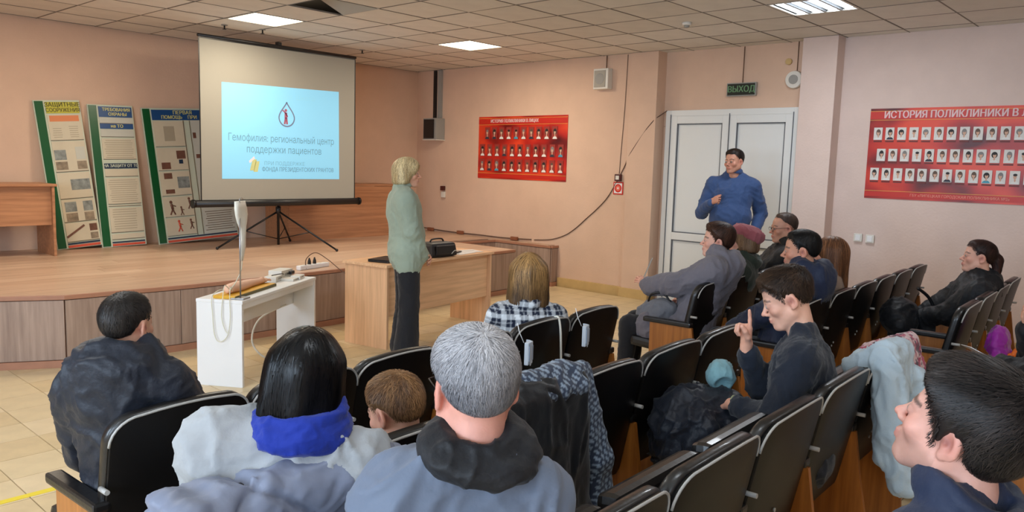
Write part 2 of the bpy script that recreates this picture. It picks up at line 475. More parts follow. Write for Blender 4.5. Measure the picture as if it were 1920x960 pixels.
# facing panels of the front, one by one
def facing(a, b, n=1):
    a = Vector((*a, 0)); b = Vector((*b, 0)); d = b-a; L = d.length; d.normalize(); nr = Vector((d.y, -d.x, 0))
    mid = (a+b)/2 + nr*.008
    rot = (0, 0, math.atan2(d.y, d.x))
    MB().box((mid.x, mid.y, .055+(SZ-.09)/2), (L-.005, .016, SZ-.10), rot, bevel=.0015).build('front_panel', M_lamf, stage)
    m2 = (a+b)/2 + nr*.013
    MB().box((m2.x, m2.y, .028), (L+.004, .026, .056), rot).build('plinth_strip', M_edge, stage)
    m3 = (a+b)/2 + nr*.010
    MB().box((m3.x, m3.y, SZ-.018), (L+.012, .03, .032), rot, bevel=.003).build('edge_strip', M_edge, stage)
for a, b in zip(FR, FR[1:]): facing(a, b)
facing((7.46, 6.70), (7.46, 7.77)); facing((7.46, 7.77), (8.24, 7.77)); facing((8.24, 7.77), (8.24, 6.72)); facing((8.24, 6.72), (XW, 6.73))
# steps down in the notch
for k in range(3):
    MB().box((7.85, 7.60-.32*k, (SZ-.14*(k+1))/2), (.76, .34, SZ-.14*(k+1))).build('step', M_lamf, stage)
# floorboards
lam = [wood('stage_board_a', (192, 162, 138), (174, 142, 118), 'x', .33), wood('stage_board_b', (186, 154, 130), (166, 134, 110), 'x', .36), wood('stage_board_c', (198, 170, 146), (182, 150, 126), 'x', .35)]
row = 0; y = 6.78
while y < YB-.02:
    w = min(.192, YB-y); x = 0.9+random.uniform(0, .9)*(1 if row else 0)-1.0
    xmin = 0.35 if y > 8.15 else (1.1-(y-7.2)*.75 if y > 7.2 else 1.7-(y-6.7)*1.2)
    while x < XW:
        x2 = min(x+1.29, XW)
        a = max(x, xmin); segs = [(a, x2)]
        if y < 7.77:
            segs = [(a, min(x2, 7.46)), (max(a, 8.24), x2)]
        for s0, s1 in segs:
            if s1-s0 > .03:
                MB().box(((s0+s1)/2, y+w/2, SZ-.0085), (s1-s0-.002, w-.002, .017)).build('floorboard', random.choice(lam), stage)
        x += 1.29
    y += .192; row += 1
nose = MB()
pl = FR[2:]
nose.prism([(p[0], p[1]-.002) for p in pl]+[(7.46, 6.782), (1.62, 6.782)], SZ-.019, SZ-.0005)
nose.build('nosing_board', lam[0], stage)

# ================================================================== FURNITURE ON AND BY THE STAGE
def Tm(loc, rz=0.0): return Matrix.Translation(Vector(loc)) @ Matrix.Rotation(rz, 4, 'Z')
UP = Matrix.Rotation(PI/2, 4, 'X')           # text lying in xy -> standing, readable from -y
def desk(name, label, loc, rz, L, Wd, H, mt, mv, front_drop=.30):
    t = thing(name, label, 'desk', loc, rz)
    MB().box((L/2, Wd/2, H-.0125), (L, Wd, .025), bevel=.002).build('desk_top', mt, t)
    for x in (.035, L-.035): MB().box((x, Wd/2, (H-.025)/2), (.025, Wd-.03, H-.025), bevel=.0015).build('side_panel', mv, t)
    MB().box((L/2, .06, H-.025-front_drop/2-.02), (L-.1, .018, front_drop+.04)).build('modesty_panel', mt, t)
    return t
desk('office_desk', 'light beech desk on the floor beside the standing presenter', (4.235, 5.27, 0), math.atan2(.15, .99), 1.62, .54, .75, M_desk, M_deskv, .40)
desk('stage_desk', 'beech desk on the stage at the left edge behind the boards', (1.35, 8.93, SZ), 0, 1.5, .55, .75, M_desk2, M_desk2, .36)
td = thing('stage_desk', 'brown desk on the stage partly hidden behind the projection screen', 'desk', (5.6, 9.02, SZ))
MB().box((.95, .3, .7375), (1.9, .58, .025)).build('desk_top', M_desk2, td)
MB().box((.95, .02, .36), (1.84, .018, .72)).build('modesty_panel', M_desk2, td)
for x in (.03, 1.87): MB().box((x, .3, .36), (.025, .56, .72)).build('side_panel', M_desk2, td)

# white table
wt = thing('white_table', 'narrow white laminate table with panel legs in front of the stage', 'table', (2.77, 5.06, 0), math.atan2(.54, .84))
MB().box((.635, .175, .618), (1.27, .36, .026), bevel=.006).build('tabletop', M_white, wt)
MB().box((.013, .175, .303), (.026, .35, .606), bevel=.002).build('panel_leg', M_white, wt)
MB().box((1.255, .175, .303), (.026, .35, .606), bevel=.002).build('panel_leg', M_white, wt)
MB().box((.635, .20, .50), (1.21, .018, .21)).build('stretcher_panel', M_white, wt)
MB().box((.635, .012, .585), (1.21, .016, .04)).build('front_rail', M_white, wt)
WT = Matrix.Translation((2.77, 5.06, .631)) @ Matrix.Rotation(math.atan2(.54, .84), 4, 'Z')
wrz = math.atan2(.54, .84)
def onwt(x, y, z=0): return WT @ Vector((x, y, z))
tr = thing('training_tray', 'yellow board under the rubber arm on the white table', 'tray', onwt(.37, .165), wrz+.02)
MB().box((0, 0, .012), (.66, .17, .024), bevel=.006).build('board', mat('yellow_board', (222, 168, 40), .5, var=.1), tr)
MB().box((0, -.086, .010), (.66, .006, .02)).build('edge_band', mat('dark_edge', (96, 88, 40), .5), tr)
# rubber arm (lathe-like tapered tube with a hand)
M_rub = mat('rubber_skin', (234, 188, 160), .55, var=.06)
arm = thing('injection_training_arm', 'flesh coloured rubber training arm lying on the yellow board', 'arm model', onwt(.37, .17, .024), wrz+.02)
pts = [(-.27+.54*i/12, .004*math.sin(i), .038-.012*i/12) for i in range(13)]
rad = [.030, .036, .038, .040, .040, .037, .035, .033, .030, .027, .024, .023, .026]
MB().tube(pts, .04, 14, True, rad).ball((-.27, 0, .038), .03, sc=(.5, 1, 1)).build('forearm', M_rub, arm)
hp = MB().ball((.30, 0, .024), .036, sc=(1.1, .95, .55))
for k, yy in enumerate((-.022, -.008, .007, .021)): hp.tube([(.325, yy, .024), (.352, yy*1.15, .022), (.378-abs(k-1.4)*.008, yy*1.2, .013)], .008, 8)
hp.tube([(.285, .03, .026), (.31, .046, .024), (.335, .05, .018)], .009, 8)
hp.build('hand', M_rub, arm)
M_tubec = mat('clear_tubing', (226, 222, 200), .25, alpha=.75)
for k, (lab, pts) in enumerate((('thin clear tube looping down over the near end of the white table', [(.10, .12, .05), (.03, .10, .09), (-.012, .085, .01), (-.016, .08, -.12), (-.018, .10, -.25), (-.02, .16, -.30), (-.02, .20, -.25), (-.016, .215, -.1), (-.012, .22, .02), (.05, .2, .06), (.12, .18, .05)]),
                    ('second clear tube hanging beside the stand on the white table end', [(.10, .15, .06), (.02, .14, .10), (-.012, .14, .0), (-.017, .145, -.12), (-.018, .125, -.2), (-.02, .10, -.235)]))):
    o = MB().tube(smoothpath([onwt(*p) for p in pts], 5), .0032, 6).build('infusion_tube', M_tubec)
    tag(o, lab, 'tube')
# infusion stand clamped on the table
iv = thing('infusion_stand', 'thin steel infusion stand with white bag on the near end of the white table', 'stand', onwt(.085, .055), wrz)
MB().box((0, 0, .006), (.10, .10, .012), bevel=.003).build('base', M_steel, iv)
MB().cyl((0, 0, .01), (0, 0, .70), .0055, 8).build('pole', M_steel, iv)
MB().tube([(0, 0, .69), (0, 0, .715), (.02, 0, .725), (.045, 0, .715)], .004, 6).build('hook', M_steel, iv)
M_bag = mat('crumpled_white_bag', (232, 230, 220), .45, bump=.5, bscale=40)
bg = thing('infusion_bag', 'crumpled white infusion bag and cover hung on the infusion stand', 'bag', onwt(.115, .065, .70), wrz)
bmb = MB()
prof = [(.0, .0, .055, .012), (.0, -.05, .062, .022), (.008, -.10, .056, .026), (.02, -.15, .040, .022), (.034, -.20, .026, .016), (.034, -.27, .024, .014), (.030, -.33, .028, .014), (.022, -.39, .020, .010), (.016, -.43, .008, .006)]
rings = []
for i, (x, z, rx, ry) in enumerate(prof):
    rings.append([bmb.bm.verts.new((x+math.cos(a)*rx*1.3*(1+.16*math.sin(3*a+i*1.7)), math.sin(a)*ry*(1+.3*math.sin(2*a+i)), z)) for a in [2*PI*k/16 for k in range(16)]])
for a, b in zip(rings, rings[1:]):
    for k in range(16): bmb._mark([bmb.bm.faces.new((a[k], a[(k+1) % 16], b[(k+1) % 16], b[k]))], True)
bmb._mark([bmb.bm.faces.new(rings[0]), bmb.bm.faces.new(rings[-1])])
bmb.build('pouch', M_bag, bg)
MB().tube(smoothpath([(.016, 0, -.43), (.0, 0, -.50), (-.04, .02, -.58), (-.08, .05, -.64)], 5), .004, 6).build('drip_line', M_tubec, bg)
# kit at the far end of the table
for k, (x, y, dx, dy, dz, lab) in enumerate(((.93, .22, .16, .10, .045, 'small white carton at the far end of the white table, nearest the arm'), (1.02, .14, .12, .16, .02, 'flat white tray on the far end of the white table'), (1.10, .24, .20, .12, .075, 'larger white box on the far end of the white table beside the power strip'), (1.13, .10, .14, .08, .03, 'low white packet at the front corner of the far table end'))):
    t = thing('supply_box', lab, 'box', onwt(x, y), wrz+random.uniform(-.2, .2))
    MB().box((0, 0, dz/2), (dx, dy, dz), bevel=.003).build('carton', M_plast, t)
    MB().box((.01, -dy/2-.0005, dz*.55), (dx*.5, .002, dz*.3)).build('dark_label', M_greyp, t)
pk = thing('black_adapter', 'black cable plug lying on the far end of the white table', 'plug', onwt(1.16, .17, .03), .6)
MB().box((0, 0, .015), (.07, .03, .028), bevel=.006).build('body', M_black, pk)
MB().tube(smoothpath([(-.03, 0, .015), (-.1, .02, .012), (-.2, .0, .03), (-.32, .03, .03)], 4), .004, 6).build('lead', M_black, pk)
# power strip on the stage edge
ps = thing('power_strip', 'white power strip with two black plugs on the stage edge', 'power strip', (4.42, 6.66, SZ), .25)
MB().box((0, 0, .022), (.42, .06, .044), bevel=.010).build('strip', M_white, ps)
for k in range(5):
    MB().cyl((-.13+.075*k, 0, .0435), (-.13+.075*k, 0, .046), .02, 14).build('socket', M_plast, ps)
pg = MB()
for x in (-.055, .02): pg.tube([(x, 0, .045), (x, 0, .075), (x, 0, .11)], .017, 10, True, [.018, .016, .006])
pg.build('plugs', M_black, ps)
o = MB().tube(smoothpath([(4.30, 6.60, SZ+.01), (4.32, 6.63, .66), (4.42, 6.62, .72), (4.52, 6.55, .65), (4.62, 6.40, .52), (4.72, 6.20, .45), (4.75, 6.05, .60)], 6), .0045, 6).build('power_cable', M_cable)
tag(o, 'brown cable arching from the power strip to the beech desk', 'cable')
o = MB().tube(smoothpath([(3.55, 5.75, .42), (3.32, 5.78, .32), (3.22, 5.72, .15), (3.30, 5.62, .02), (3.55, 5.66, .006), (3.95, 6.02, .006)], 6), .008, 8).build('white_cable', M_whitec)
tag(o, 'thick white cable looping to the floor under the white table', 'cable')

# things on the beech desk
DA = math.atan2(.15, .99)
DM = Matrix.Translation((4.235, 5.27, .751)) @ Matrix.Rotation(DA, 4, 'Z')
def ondesk(x, y, z=0): return DM @ Vector((x, y, z))
M_bagb = mat('black_bag_fabric', (34, 30, 30), .55, bump=.4, bscale=30)
b = thing('projector_bag', 'black soft equipment bag on the beech desk behind the presenter', 'bag', ondesk(.86, .15), DA-.1)
MB().box((0, 0, .07), (.36, .24, .135), bevel=.03, taper=(.9, .82)).build('body', M_bagb, b)
MB().box((0, -.122, .07), (.25, .018, .09), bevel=.01).build('front_pocket', M_bagb, b)
MB().tube(smoothpath([(-.09, 0, .14), (-.06, 0, .165), (.06, 0, .165), (.09, 0, .14)], 5), .008, 6).build('handle', M_black, b)
MB().tube(smoothpath([(.07, -.135, .03), (.11, -.138, .06), (.16, -.136, .045)], 5), .004, 6).build('cord', M_plast, b)
ph = thing('smartphone', 'black smartphone lying on white papers on the beech desk', 'phone', ondesk(1.22, .19, .004), .5)
MB().box((0, 0, .006), (.15, .075, .011), bevel=.003).build('body', M_black, ph)
MB().box((0, 0, .0117), (.138, .066, .0008)).build('screen', mat('phone_glass', (14, 14, 18), .1), ph)
for k, (x, y, a, lab) in enumerate(((1.24, .16, .1, 'white sheet of paper under the phone on the beech desk'), (1.40, .20, -.35, 'white sheet of paper near the right end of the beech desk'))):
    t = thing('paper_sheet', lab, 'paper', ondesk(x, y, .0005+.001*k), DA+a)
    MB().box((0, 0, .0008), (.297, .21, .0015)).build('sheet', M_white, t)
    MB().box((.02, 0, .0018), (.16, .006, .0004)).box((.02, .03, .0018), (.18, .006, .0004)).build('print_lines', M_greyp, t)
lp = thing('laptop', 'dark closed laptop at the left end of the beech desk behind the presenter', 'laptop', ondesk(.24, .22), DA+.2)
MB().box((0, 0, .010), (.30, .21, .018), bevel=.004).build('base', M_black, lp)
MB().box((0, 0, .0225), (.30, .21, .006), bevel=.002).build('lid', M_blackm, lp)

# ---------------------------------------------------------------- projection screen
YS = 8.45
ps = thing('projection_screen', 'large white tripod projection screen with a pale blue slide on the stage', 'projection screen', (5.19, YS+.06, SZ))
def sp(x, y, z): return (x-5.19, y-(YS+.06), z-SZ)
M_screen = mat('screen_cloth', (152, 149, 139), .8)
sc_ = MB()
sc_.box(sp(5.195, YS, 2.04), (2.09, .004, 1.80))
sc_.build('screen_sheet', M_screen, ps)
bb = MB()
for x in (4.153, 6.237): bb.box(sp(x, YS-.003, 2.03), (.012, .004, 1.79))
bb.box(sp(5.195, YS-.003, 2.935), (2.09, .004, .02))
bb.build('black_border', M_black, ps)
MB().tube([sp(4.07, YS, 1.11), sp(6.30, YS, 1.11)], .042, 16).build('roller_case', M_black, ps)
ec = MB()
for x in (4.06, 6.31): ec.tube([sp(x-.012, YS, 1.11), sp(x+.012, YS, 1.11)], .048, 16)
ec.build('case_end_cap', M_blackm, ps)
MB().tube([sp(4.14, YS, 2.955), sp(6.25, YS, 2.955)], .016, 10).build('top_rail', M_black, ps)
MB().cyl(sp(5.15, YS+.055, SZ+.03), sp(5.15, YS+.055, 2.99), .016, 12).build('mast', M_blackm, ps)
MB().box(sp(5.15, YS+.03, 2.985), (.05, .07, .05), bevel=.008).build('hanger_hook', M_black, ps)
hub = (5.15, YS+.055, 1.02)
MB().cyl(sp(5.15, YS+.055, .97), sp(5.15, YS+.055, 1.06), .032, 12).build('hub', M_black, ps)
for fx, fy in ((5.45, 7.72), (4.42, 8.62), (5.62, 9.0)):
    MB().cyl(sp(5.15, YS+.055, 1.0), sp(fx, fy, SZ+.018), .0115, 8).build('tripod_leg', M_blackm, ps)
    m_ = [(5.15+(fx-5.15)*.55), (YS+.055+(fy-YS-.055)*.55)]
    MB().cyl(sp(5.15, YS+.055, .66), sp(m_[0], m_[1], 1.0+(SZ+.02-1.0)*.55), .006, 6).build('brace', M_blackm, ps)
    MB().ball(sp(fx, fy, SZ+.018), .018, 10, 6).build('foot', M_black, ps)
# the projected slide: a lit picture on the cloth
M_slide = mat('slide_light', (134, 202, 238), .8, emit=0.24)
sl = MB(); q_ = [(4.40, YS-.0045, 1.39), (5.995, YS-.0045, 1.395), (5.985, YS-.0045, 2.50), (4.41, YS-.0045, 2.475)]
sl.quad([sp(*p) for p in q_]); slide = sl.build('projected_slide', M_slide, ps)
M_st = mat('slide_text_dim', (112, 172, 196), .8, emit=.2)
M_st2 = mat('slide_text_dark', (100, 152, 176), .8, emit=.20)
def stx(name, body, size, x, z, m, sx=1.0, off=0.0, al='CENTER', sl_=0.0):
    return text(name, body, size, Tm(sp(x, YS-.0055, z)) @ Matrix.Rotation(sl_, 4, 'Y') @ UP, m, slide, al, off, sx, .0003)
stx('slide_heading', 'Гемофилия. Школа', .085, 5.24, 2.375, mat('slide_text_faint', (136, 200, 222), .8, emit=.25))
stx('slide_title', 'Гемофилия: региональный центр', .118, 5.195, 1.865, M_st2, .76)
stx('slide_title', 'поддержки пациентов', .118, 5.215, 1.735, M_st2, .80)
stx('slide_credit', 'ПРИ ПОДДЕРЖКЕ', .062, 4.93, 1.575, M_st, 1, 0, 'LEFT').name = 'slide_credit'
stx('slide_credit', 'ФОНДА ПРЕЗИДЕНТСКИХ ГРАНТОВ', .070, 4.90, 1.505, M_st2, .80, .002, 'LEFT')
# drop emblem: outline + little figure
dm = MB(); cx, cz = 5.235, 2.13
op = []
for k in range(41):
    a = 2*PI*k/40; rr = .105
    x = math.sin(a)*rr; z = -math.cos(a)*rr
    if z > 0: x *= (1-(z/rr)**1.6)*1.0 if z < rr else 0; z = z*1.75
    op.append(sp(cx+x, YS-.006, cz+z))
for a, b_ in zip(op, op[1:]):
    a, b_ = Vector(a), Vector(b_); d = (b_-a)
    if d.length < 1e-5: continue
    n_ = Vector((-d.z, 0, d.x)).normalized()*.008
    dm.quad([a-n_, b_-n_, b_+n_, a+n_])
dm.build('drop_outline', mat('slide_maroon', (104, 118, 146), .8, emit=.2), slide)
fg = MB()
for p0, p1, w in (((-.03, -.08), (-.015, .0), .012), ((.005, -.08), (-.005, .0), .012), ((-.012, -.01), (-.012, .06), .018), ((-.012, .05), (-.055, .085), .008), ((-.012, .05), (.012, .01), .008)):
    a, b_ = Vector(sp(cx+p0[0], YS-.006, cz+p0[1])), Vector(sp(cx+p1[0], YS-.006, cz+p1[1]))
    d = b_-a; n_ = Vector((-d.z, 0, d.x)).normalized()*w
    fg.quad([a-n_, b_-n_, b_+n_, a+n_])
fg.disc(sp(cx-.012, YS-.006, cz+.085), .018, (0, -1, 0), 12)
fg.build('drop_figure', mat('slide_red', (150, 84, 104), .8, emit=.25), slide)
eb = MB()
for p in ([(4.745, 1.49), (4.80, 1.49), (4.835, 1.62), (4.78, 1.62)], [(4.79, 1.475), (4.845, 1.475), (4.87, 1.60), (4.82, 1.60)]):
    eb.quad([sp(x, YS-.006, z) for x, z in p])
eb.build('slide_emblem', mat('slide_gold', (176, 176, 120), .8, emit=.4), slide)
eb = MB().quad([sp(x, YS-.0063, z) for x, z in [(4.735, 1.60), (4.80, 1.655), (4.81, 1.63), (4.745, 1.575)]])
eb.build('slide_emblem', mat('slide_rose', (216, 190, 190), .8, emit=.5), slide)

# ---------------------------------------------------------------- three information boards leaning on the back wall
M_green = mat('board_green', (12, 84, 44), .3)
M_bpap = mat('board_paper', (206, 196, 172), .55, var=.05, vscale=4)
M_bpap2 = mat('board_paper_grey', (196, 196, 184), .55, var=.05, vscale=4)
M_bframe = mat('board_frame_light', (196, 204, 184), .5)
M_yel = mat('board_yellow', (190, 184, 60), .5); M_blue = mat('board_blue', (26, 74, 128), .4); M_dk = mat('board_dark_text', (64, 58, 24), .6)
M_navy = mat('board_navy', (30, 50, 76), .4); M_red = mat('board_red', (206, 84, 60), .5); M_org = mat('board_orange', (218, 132, 84), .55)
M_sep = mat('board_line', (120, 104, 84), .6); M_ytx = mat('board_yellow_text', (214, 208, 120), .5); M_pic = mat('board_photo', (150, 134, 112), .5, var=.5, vscale=14)
M_pic2 = mat('board_photo_grey', (140, 146, 142), .5, var=.5, vscale=14); M_brn = mat('board_brown', (112, 74, 58), .6, var=.3, vscale=20); M_lines = mat('board_print', (168, 158, 136), .6)
def board(label, xb, xt, W_, Hh, yb=9.47, yt=9.66):
    t = thing('information_board', label, 'board', (xb, yb, SZ))
    v = Vector((xt-xb, yt-yb, 1.63)); Hh = v.length
    zax = v.normalized(); xax = Vector((1, 0, 0)); xax = (xax - zax*xax.dot(zax)).normalized(); yax = zax.cross(xax)
    R = Matrix((xax, yax, zax)).transposed()
    t.rotation_euler = R.to_euler()
    MB().box((W_/2, .012, Hh/2), (W_, .02, Hh)).build('panel', M_bframe, t)
    MB().box((.052, -.001, Hh/2), (.085, .008, Hh-.02)).build('green_strip', M_green, t)
    return t, W_, Hh
def R_(t, name, m, x0, z0, x1, z1, dy=0.0): return MB().box(((x0+x1)/2, -.001-dy, (z0+z1)/2), (x1-x0, .006, z1-z0)).build(name, m, t)
def Tx(t, body, size, x, z, m, sx=1.0, off=.003): return text('lettering', body, size, Matrix.Translation((x, -.0056, z)) @ UP, m, t, 'CENTER', off, sx, .0006)
def pline(t, x0, x1, z0, z1, n, m=M_lines):
    mb = MB()
    for k in range(n):
        z = z0+(z1-z0)*(k+.5)/n; mb.box(((x0+x1)/2, -.0045, z), ((x1-x0)*random.uniform(.8, 1), .0015, (z1-z0)/n*.28))
    mb.build('print_lines', m, t)
t, W_, H_ = board('green-edged information board with yellow heading beside the left stage desk', 3.00, 2.87, .47, 1.63)
x0, x1 = .115, W_-.015
R_(t, 'heading_strip', M_yel, x0, H_-.145, x1, H_-.02)
Tx(t, 'ЗАЩИТНЫЕ', .066, (x0+x1)/2, H_-.052, M_dk, .95, .002); Tx(t, 'СООРУЖЕНИЯ', .060, (x0+x1)/2, H_-.112, M_dk, .82, .002)
zz = [H_-.155, H_-.45, H_-.80, H_-1.10, H_-1.36, .065]
for k in range(5):
    p = R_(t, 'poster_sheet', M_bpap, x0, zz[k+1]+.012, x1, zz[k]-.004)
    R_(t, 'sheet_edge', M_sep, x0, zz[k+1]+.004, x1, zz[k+1]+.010)
R_(t, 'orange_banner', M_org, x0+.02, H_-.235, x1-.02, H_-.17, .002)
pline(t, x0+.03, x0+.13, H_-.42, H_-.30, 5); pline(t, x1-.14, x1-.04, H_-.42, H_-.28, 6)
for (a, b_, c, d, m) in ((.0, -.66, .13, -.55, M_pic2), (.0, -.77, .13, -.68, M_pic), (.22, -.66, .33, -.52, M_bpap2), (.22, -.77, .33, -.68, M_pic), (.12, -1.0, .33, -.88, M_pic2), (.02, -1.24, .15, -1.13, M_pic2), (.21, -1.24, .32, -1.13, M_pic2), (.02, -1.345, .15, -1.255, M_pic), (.21, -1.345, .32, -1.255, M_pic), (.24, -1.47, .33, -1.39, M_brn), (.24, -1.56, .33, -1.49, M_pic)):
    R_(t, 'picture', m, x0+a+.01, H_+b_, x0+c, H_+d, .002)
MB().box((x0+.10, -.006, H_-1.46), (.23, .004, .022), (0, -.55, 0)).build('drawn_rifle', M_brn, t)
R_(t, 'navy_band', M_navy, x0, .042, x1, .06); R_(t, 'red_band', M_red, x0, .008, x1, .034)
t, W_, H_ = board('green-edged information board with blue headings, middle of the three boards', 3.47, 3.42, .50, 1.63)
x0, x1 = .115, W_-.015
R_(t, 'heading_strip', M_blue, x0, H_-.14, x1, H_-.02)
Tx(t, 'ТРЕБОВАНИЯ', .052, (x0+x1)/2+.01, H_-.055, M_ytx, .9); Tx(t, 'ОХРАНЫ', .050, (x0+x1)/2+.02, H_-.108, M_ytx, .95)
R_(t, 'heading_strip', M_blue, x0, H_-.275, x1, H_-.215); Tx(t, 'на ТО', .05, (x0+x1)/2, H_-.245, M_ytx)
R_(t, 'heading_strip', M_navy, x0, H_-.735, x1, H_-.675); Tx(t, 'НА ЗАЩИТУ ОТ ТО', .046, (x0+x1)/2, H_-.705, M_bframe, .92)
for a, b_ in ((-.215, -.14), (-.37, -.28), (-.63, -.385), (-.83, -.74), (-1.15, -.845), (-1.175, -1.16), (-1.48, -1.19), (-1.56, -1.495)):
    R_(t, 'poster_sheet', M_bpap2 if a > -.4 else M_bpap, x0, H_+a+.006, x1, H_+b_-.003)
    R_(t, 'sheet_edge', M_sep, x0, H_+a-.001, x1, H_+a+.004)
pline(t, x0+.02, x1-.02, H_-.62, H_-.40, 9); pline(t, x0+.02, x1-.02, H_-1.13, H_-.86, 11); pline(t, x0+.03, x1-.06, H_-1.45, H_-1.2, 9)
R_(t, 'navy_band', M_navy, x0, .042, x1, .058); R_(t, 'red_band', M_red, x0, .008, x1, .034)
t, W_, H_ = board('wide green-edged information board half hidden behind the projection screen', 4.12, 4.02, 1.04, 1.63)
x0, x1 = .115, W_-.015
R_(t, 'heading_strip', M_blue, x0, H_-.145, x1, H_-.02)
Tx(t, 'ПЕРВАЯ', .062, x0+.38, H_-.055, M_ytx, 1, .002); Tx(t, 'ПОМОЩЬ', .058, x0+.24, H_-.112, M_ytx, .95, .002); Tx(t, 'ПРИ', .058, x0+.50, H_-.112, M_ytx, 1, .002)
xm = x0+.37
for k, (a, b_) in enumerate(((-.47, -.155), (-.76, -.48), (-1.07, -.77), (-1.33, -1.08), (-1.56, -1.34))):
    R_(t, 'poster_sheet', M_bpap, x0, H_+a+.008, xm, H_+b_-.003); R_(t, 'sheet_edge', M_sep, x0, H_+a, xm, H_+a+.004)
R_(t, 'divider', M_sep, xm+.005, .07, xm+.012, H_-.15); R_(t, 'divider', M_sep, xm+.085, .07, xm+.092, H_-.15)
R_(t, 'poster_sheet', M_bpap2, xm+.10, .07, x1, H_-.15)
pline(t, xm+.12, x1-.02, .10, .36, 9, M_sep)
for (a, b_, c, d, m) in ((.12, -.40, .25, -.22, M_lines), (.24, -.62, .35, -.52, M_brn), (.26, -.68, .31, -.63, M_navy), (.04, -.74, .15, -.66, M_brn), (.05, -.86, .15, -.79, M_brn), (.21, -.98, .36, -.84, M_pic2), (.05, -1.04, .16, -.99, M_brn), (.38+.1, -.37, .52, -.3, M_brn), (.49, -.62, .54, -.57, M_brn), (.5, -1.05, .53, -.95, M_brn)):
    R_(t, 'picture', m, x0+a, H_+b_, x0+c, H_+d, .002)
def fig(x, z, s, m):
    mb = MB(); mb.ball((x, -.005, z+.05*s), .018*s, 8, 6, (1, .2, 1)); mb.tube([(x, -.005, z+.03*s), (x+.01*s, -.005, z-.03*s)], .014*s, 6)
    mb.tube([(x+.01*s, -.005, z-.03*s), (x-.02*s, -.005, z-.09*s)], .008*s, 6); mb.tube([(x+.01*s, -.005, z-.03*s), (x+.035*s, -.005, z-.09*s)], .008*s, 6); mb.tube([(x, -.005, z+.02*s), (x+.05*s, -.005, z)], .006*s, 6)
    mb.build('drawn_figure', m, t)
fig(x0+.09, H_-1.20, 1.1, M_brn); fig(x0+.32, H_-1.16, .9, M_brn); fig(x0+.21, H_-1.25, .7, M_brn); fig(x0+.16, H_-1.43, .9, M_red); fig(x0+.31, H_-1.42, .8, M_brn)
R_(t, 'navy_band', M_navy, x0, .048, x1, .066); R_(t, 'red_band', M_red, x0, .008, x1, .036)

# ================================================================== THINGS ON THE SIDE WALL (the wall faces -x)
SIDE = Matrix.Rotation(-PI/2, 4, 'Z')
WALLM = lambda x, y, z: Matrix.Translation((x, y, z)) @ Matrix.Rotation(-PI/2, 4, 'Z')
P_hair = [mat('portrait_hair_dark', (34, 28, 28), .6), mat('portrait_hair_brown', (96, 74, 60), .6), mat('portrait_hair_grey', (128, 124, 122), .6)]
P_skin = mat('portrait_skin', (206, 164, 140), .6); P_coat = mat('portrait_white_coat', (226, 224, 220), .6); P_card = mat('portrait_card', (216, 212, 206), .5)
P_dark = mat('portrait_dark_suit', (44, 44, 60), .6); P_blue = mat('portrait_blue', (70, 150, 176), .6); P_cardr = mat('portrait_card_red', (150, 52, 44), .5); P_tape = mat('portrait_caption', (110, 40, 36), .5)
def portrait_mesh(i, w, h, card, rnd):
    mb = MB(); mb.mi = 0
    mb.box((0, -.003, 0), (w, .006, h))
    def ell(cx, cz, rx, rz, mi, dy, half=False):
        mb.mi = mi
        pts = [(cx+math.cos(a)*rx, -.0062-dy, max(cz+math.sin(a)*rz, -h/2+.004)) for a in [2*PI*k/14 for k in range(14)]]
        mb.quad(pts)
    dx = rnd.uniform(-.05, .05)*w
    ell(dx, -h*.50, w*.40, h*.24, 1, .0002)
    style = rnd.choice([0, 0, 1, 1, 2])
    if style: ell(dx, h*.10, w*(.27 if style == 1 else .31), h*(.27 if style == 1 else .24), 2, .0004)
    ell(dx, -h*.20, w*.09, h*.12, 3, .0005)
    ell(dx+.02*w*rnd.choice((-1, 1)), h*.07, w*.175, h*.185, 3, .0006)
    ell(dx, h*.20, w*.21, h*.10, 2, .0008)
    return mb.mesh('portrait')
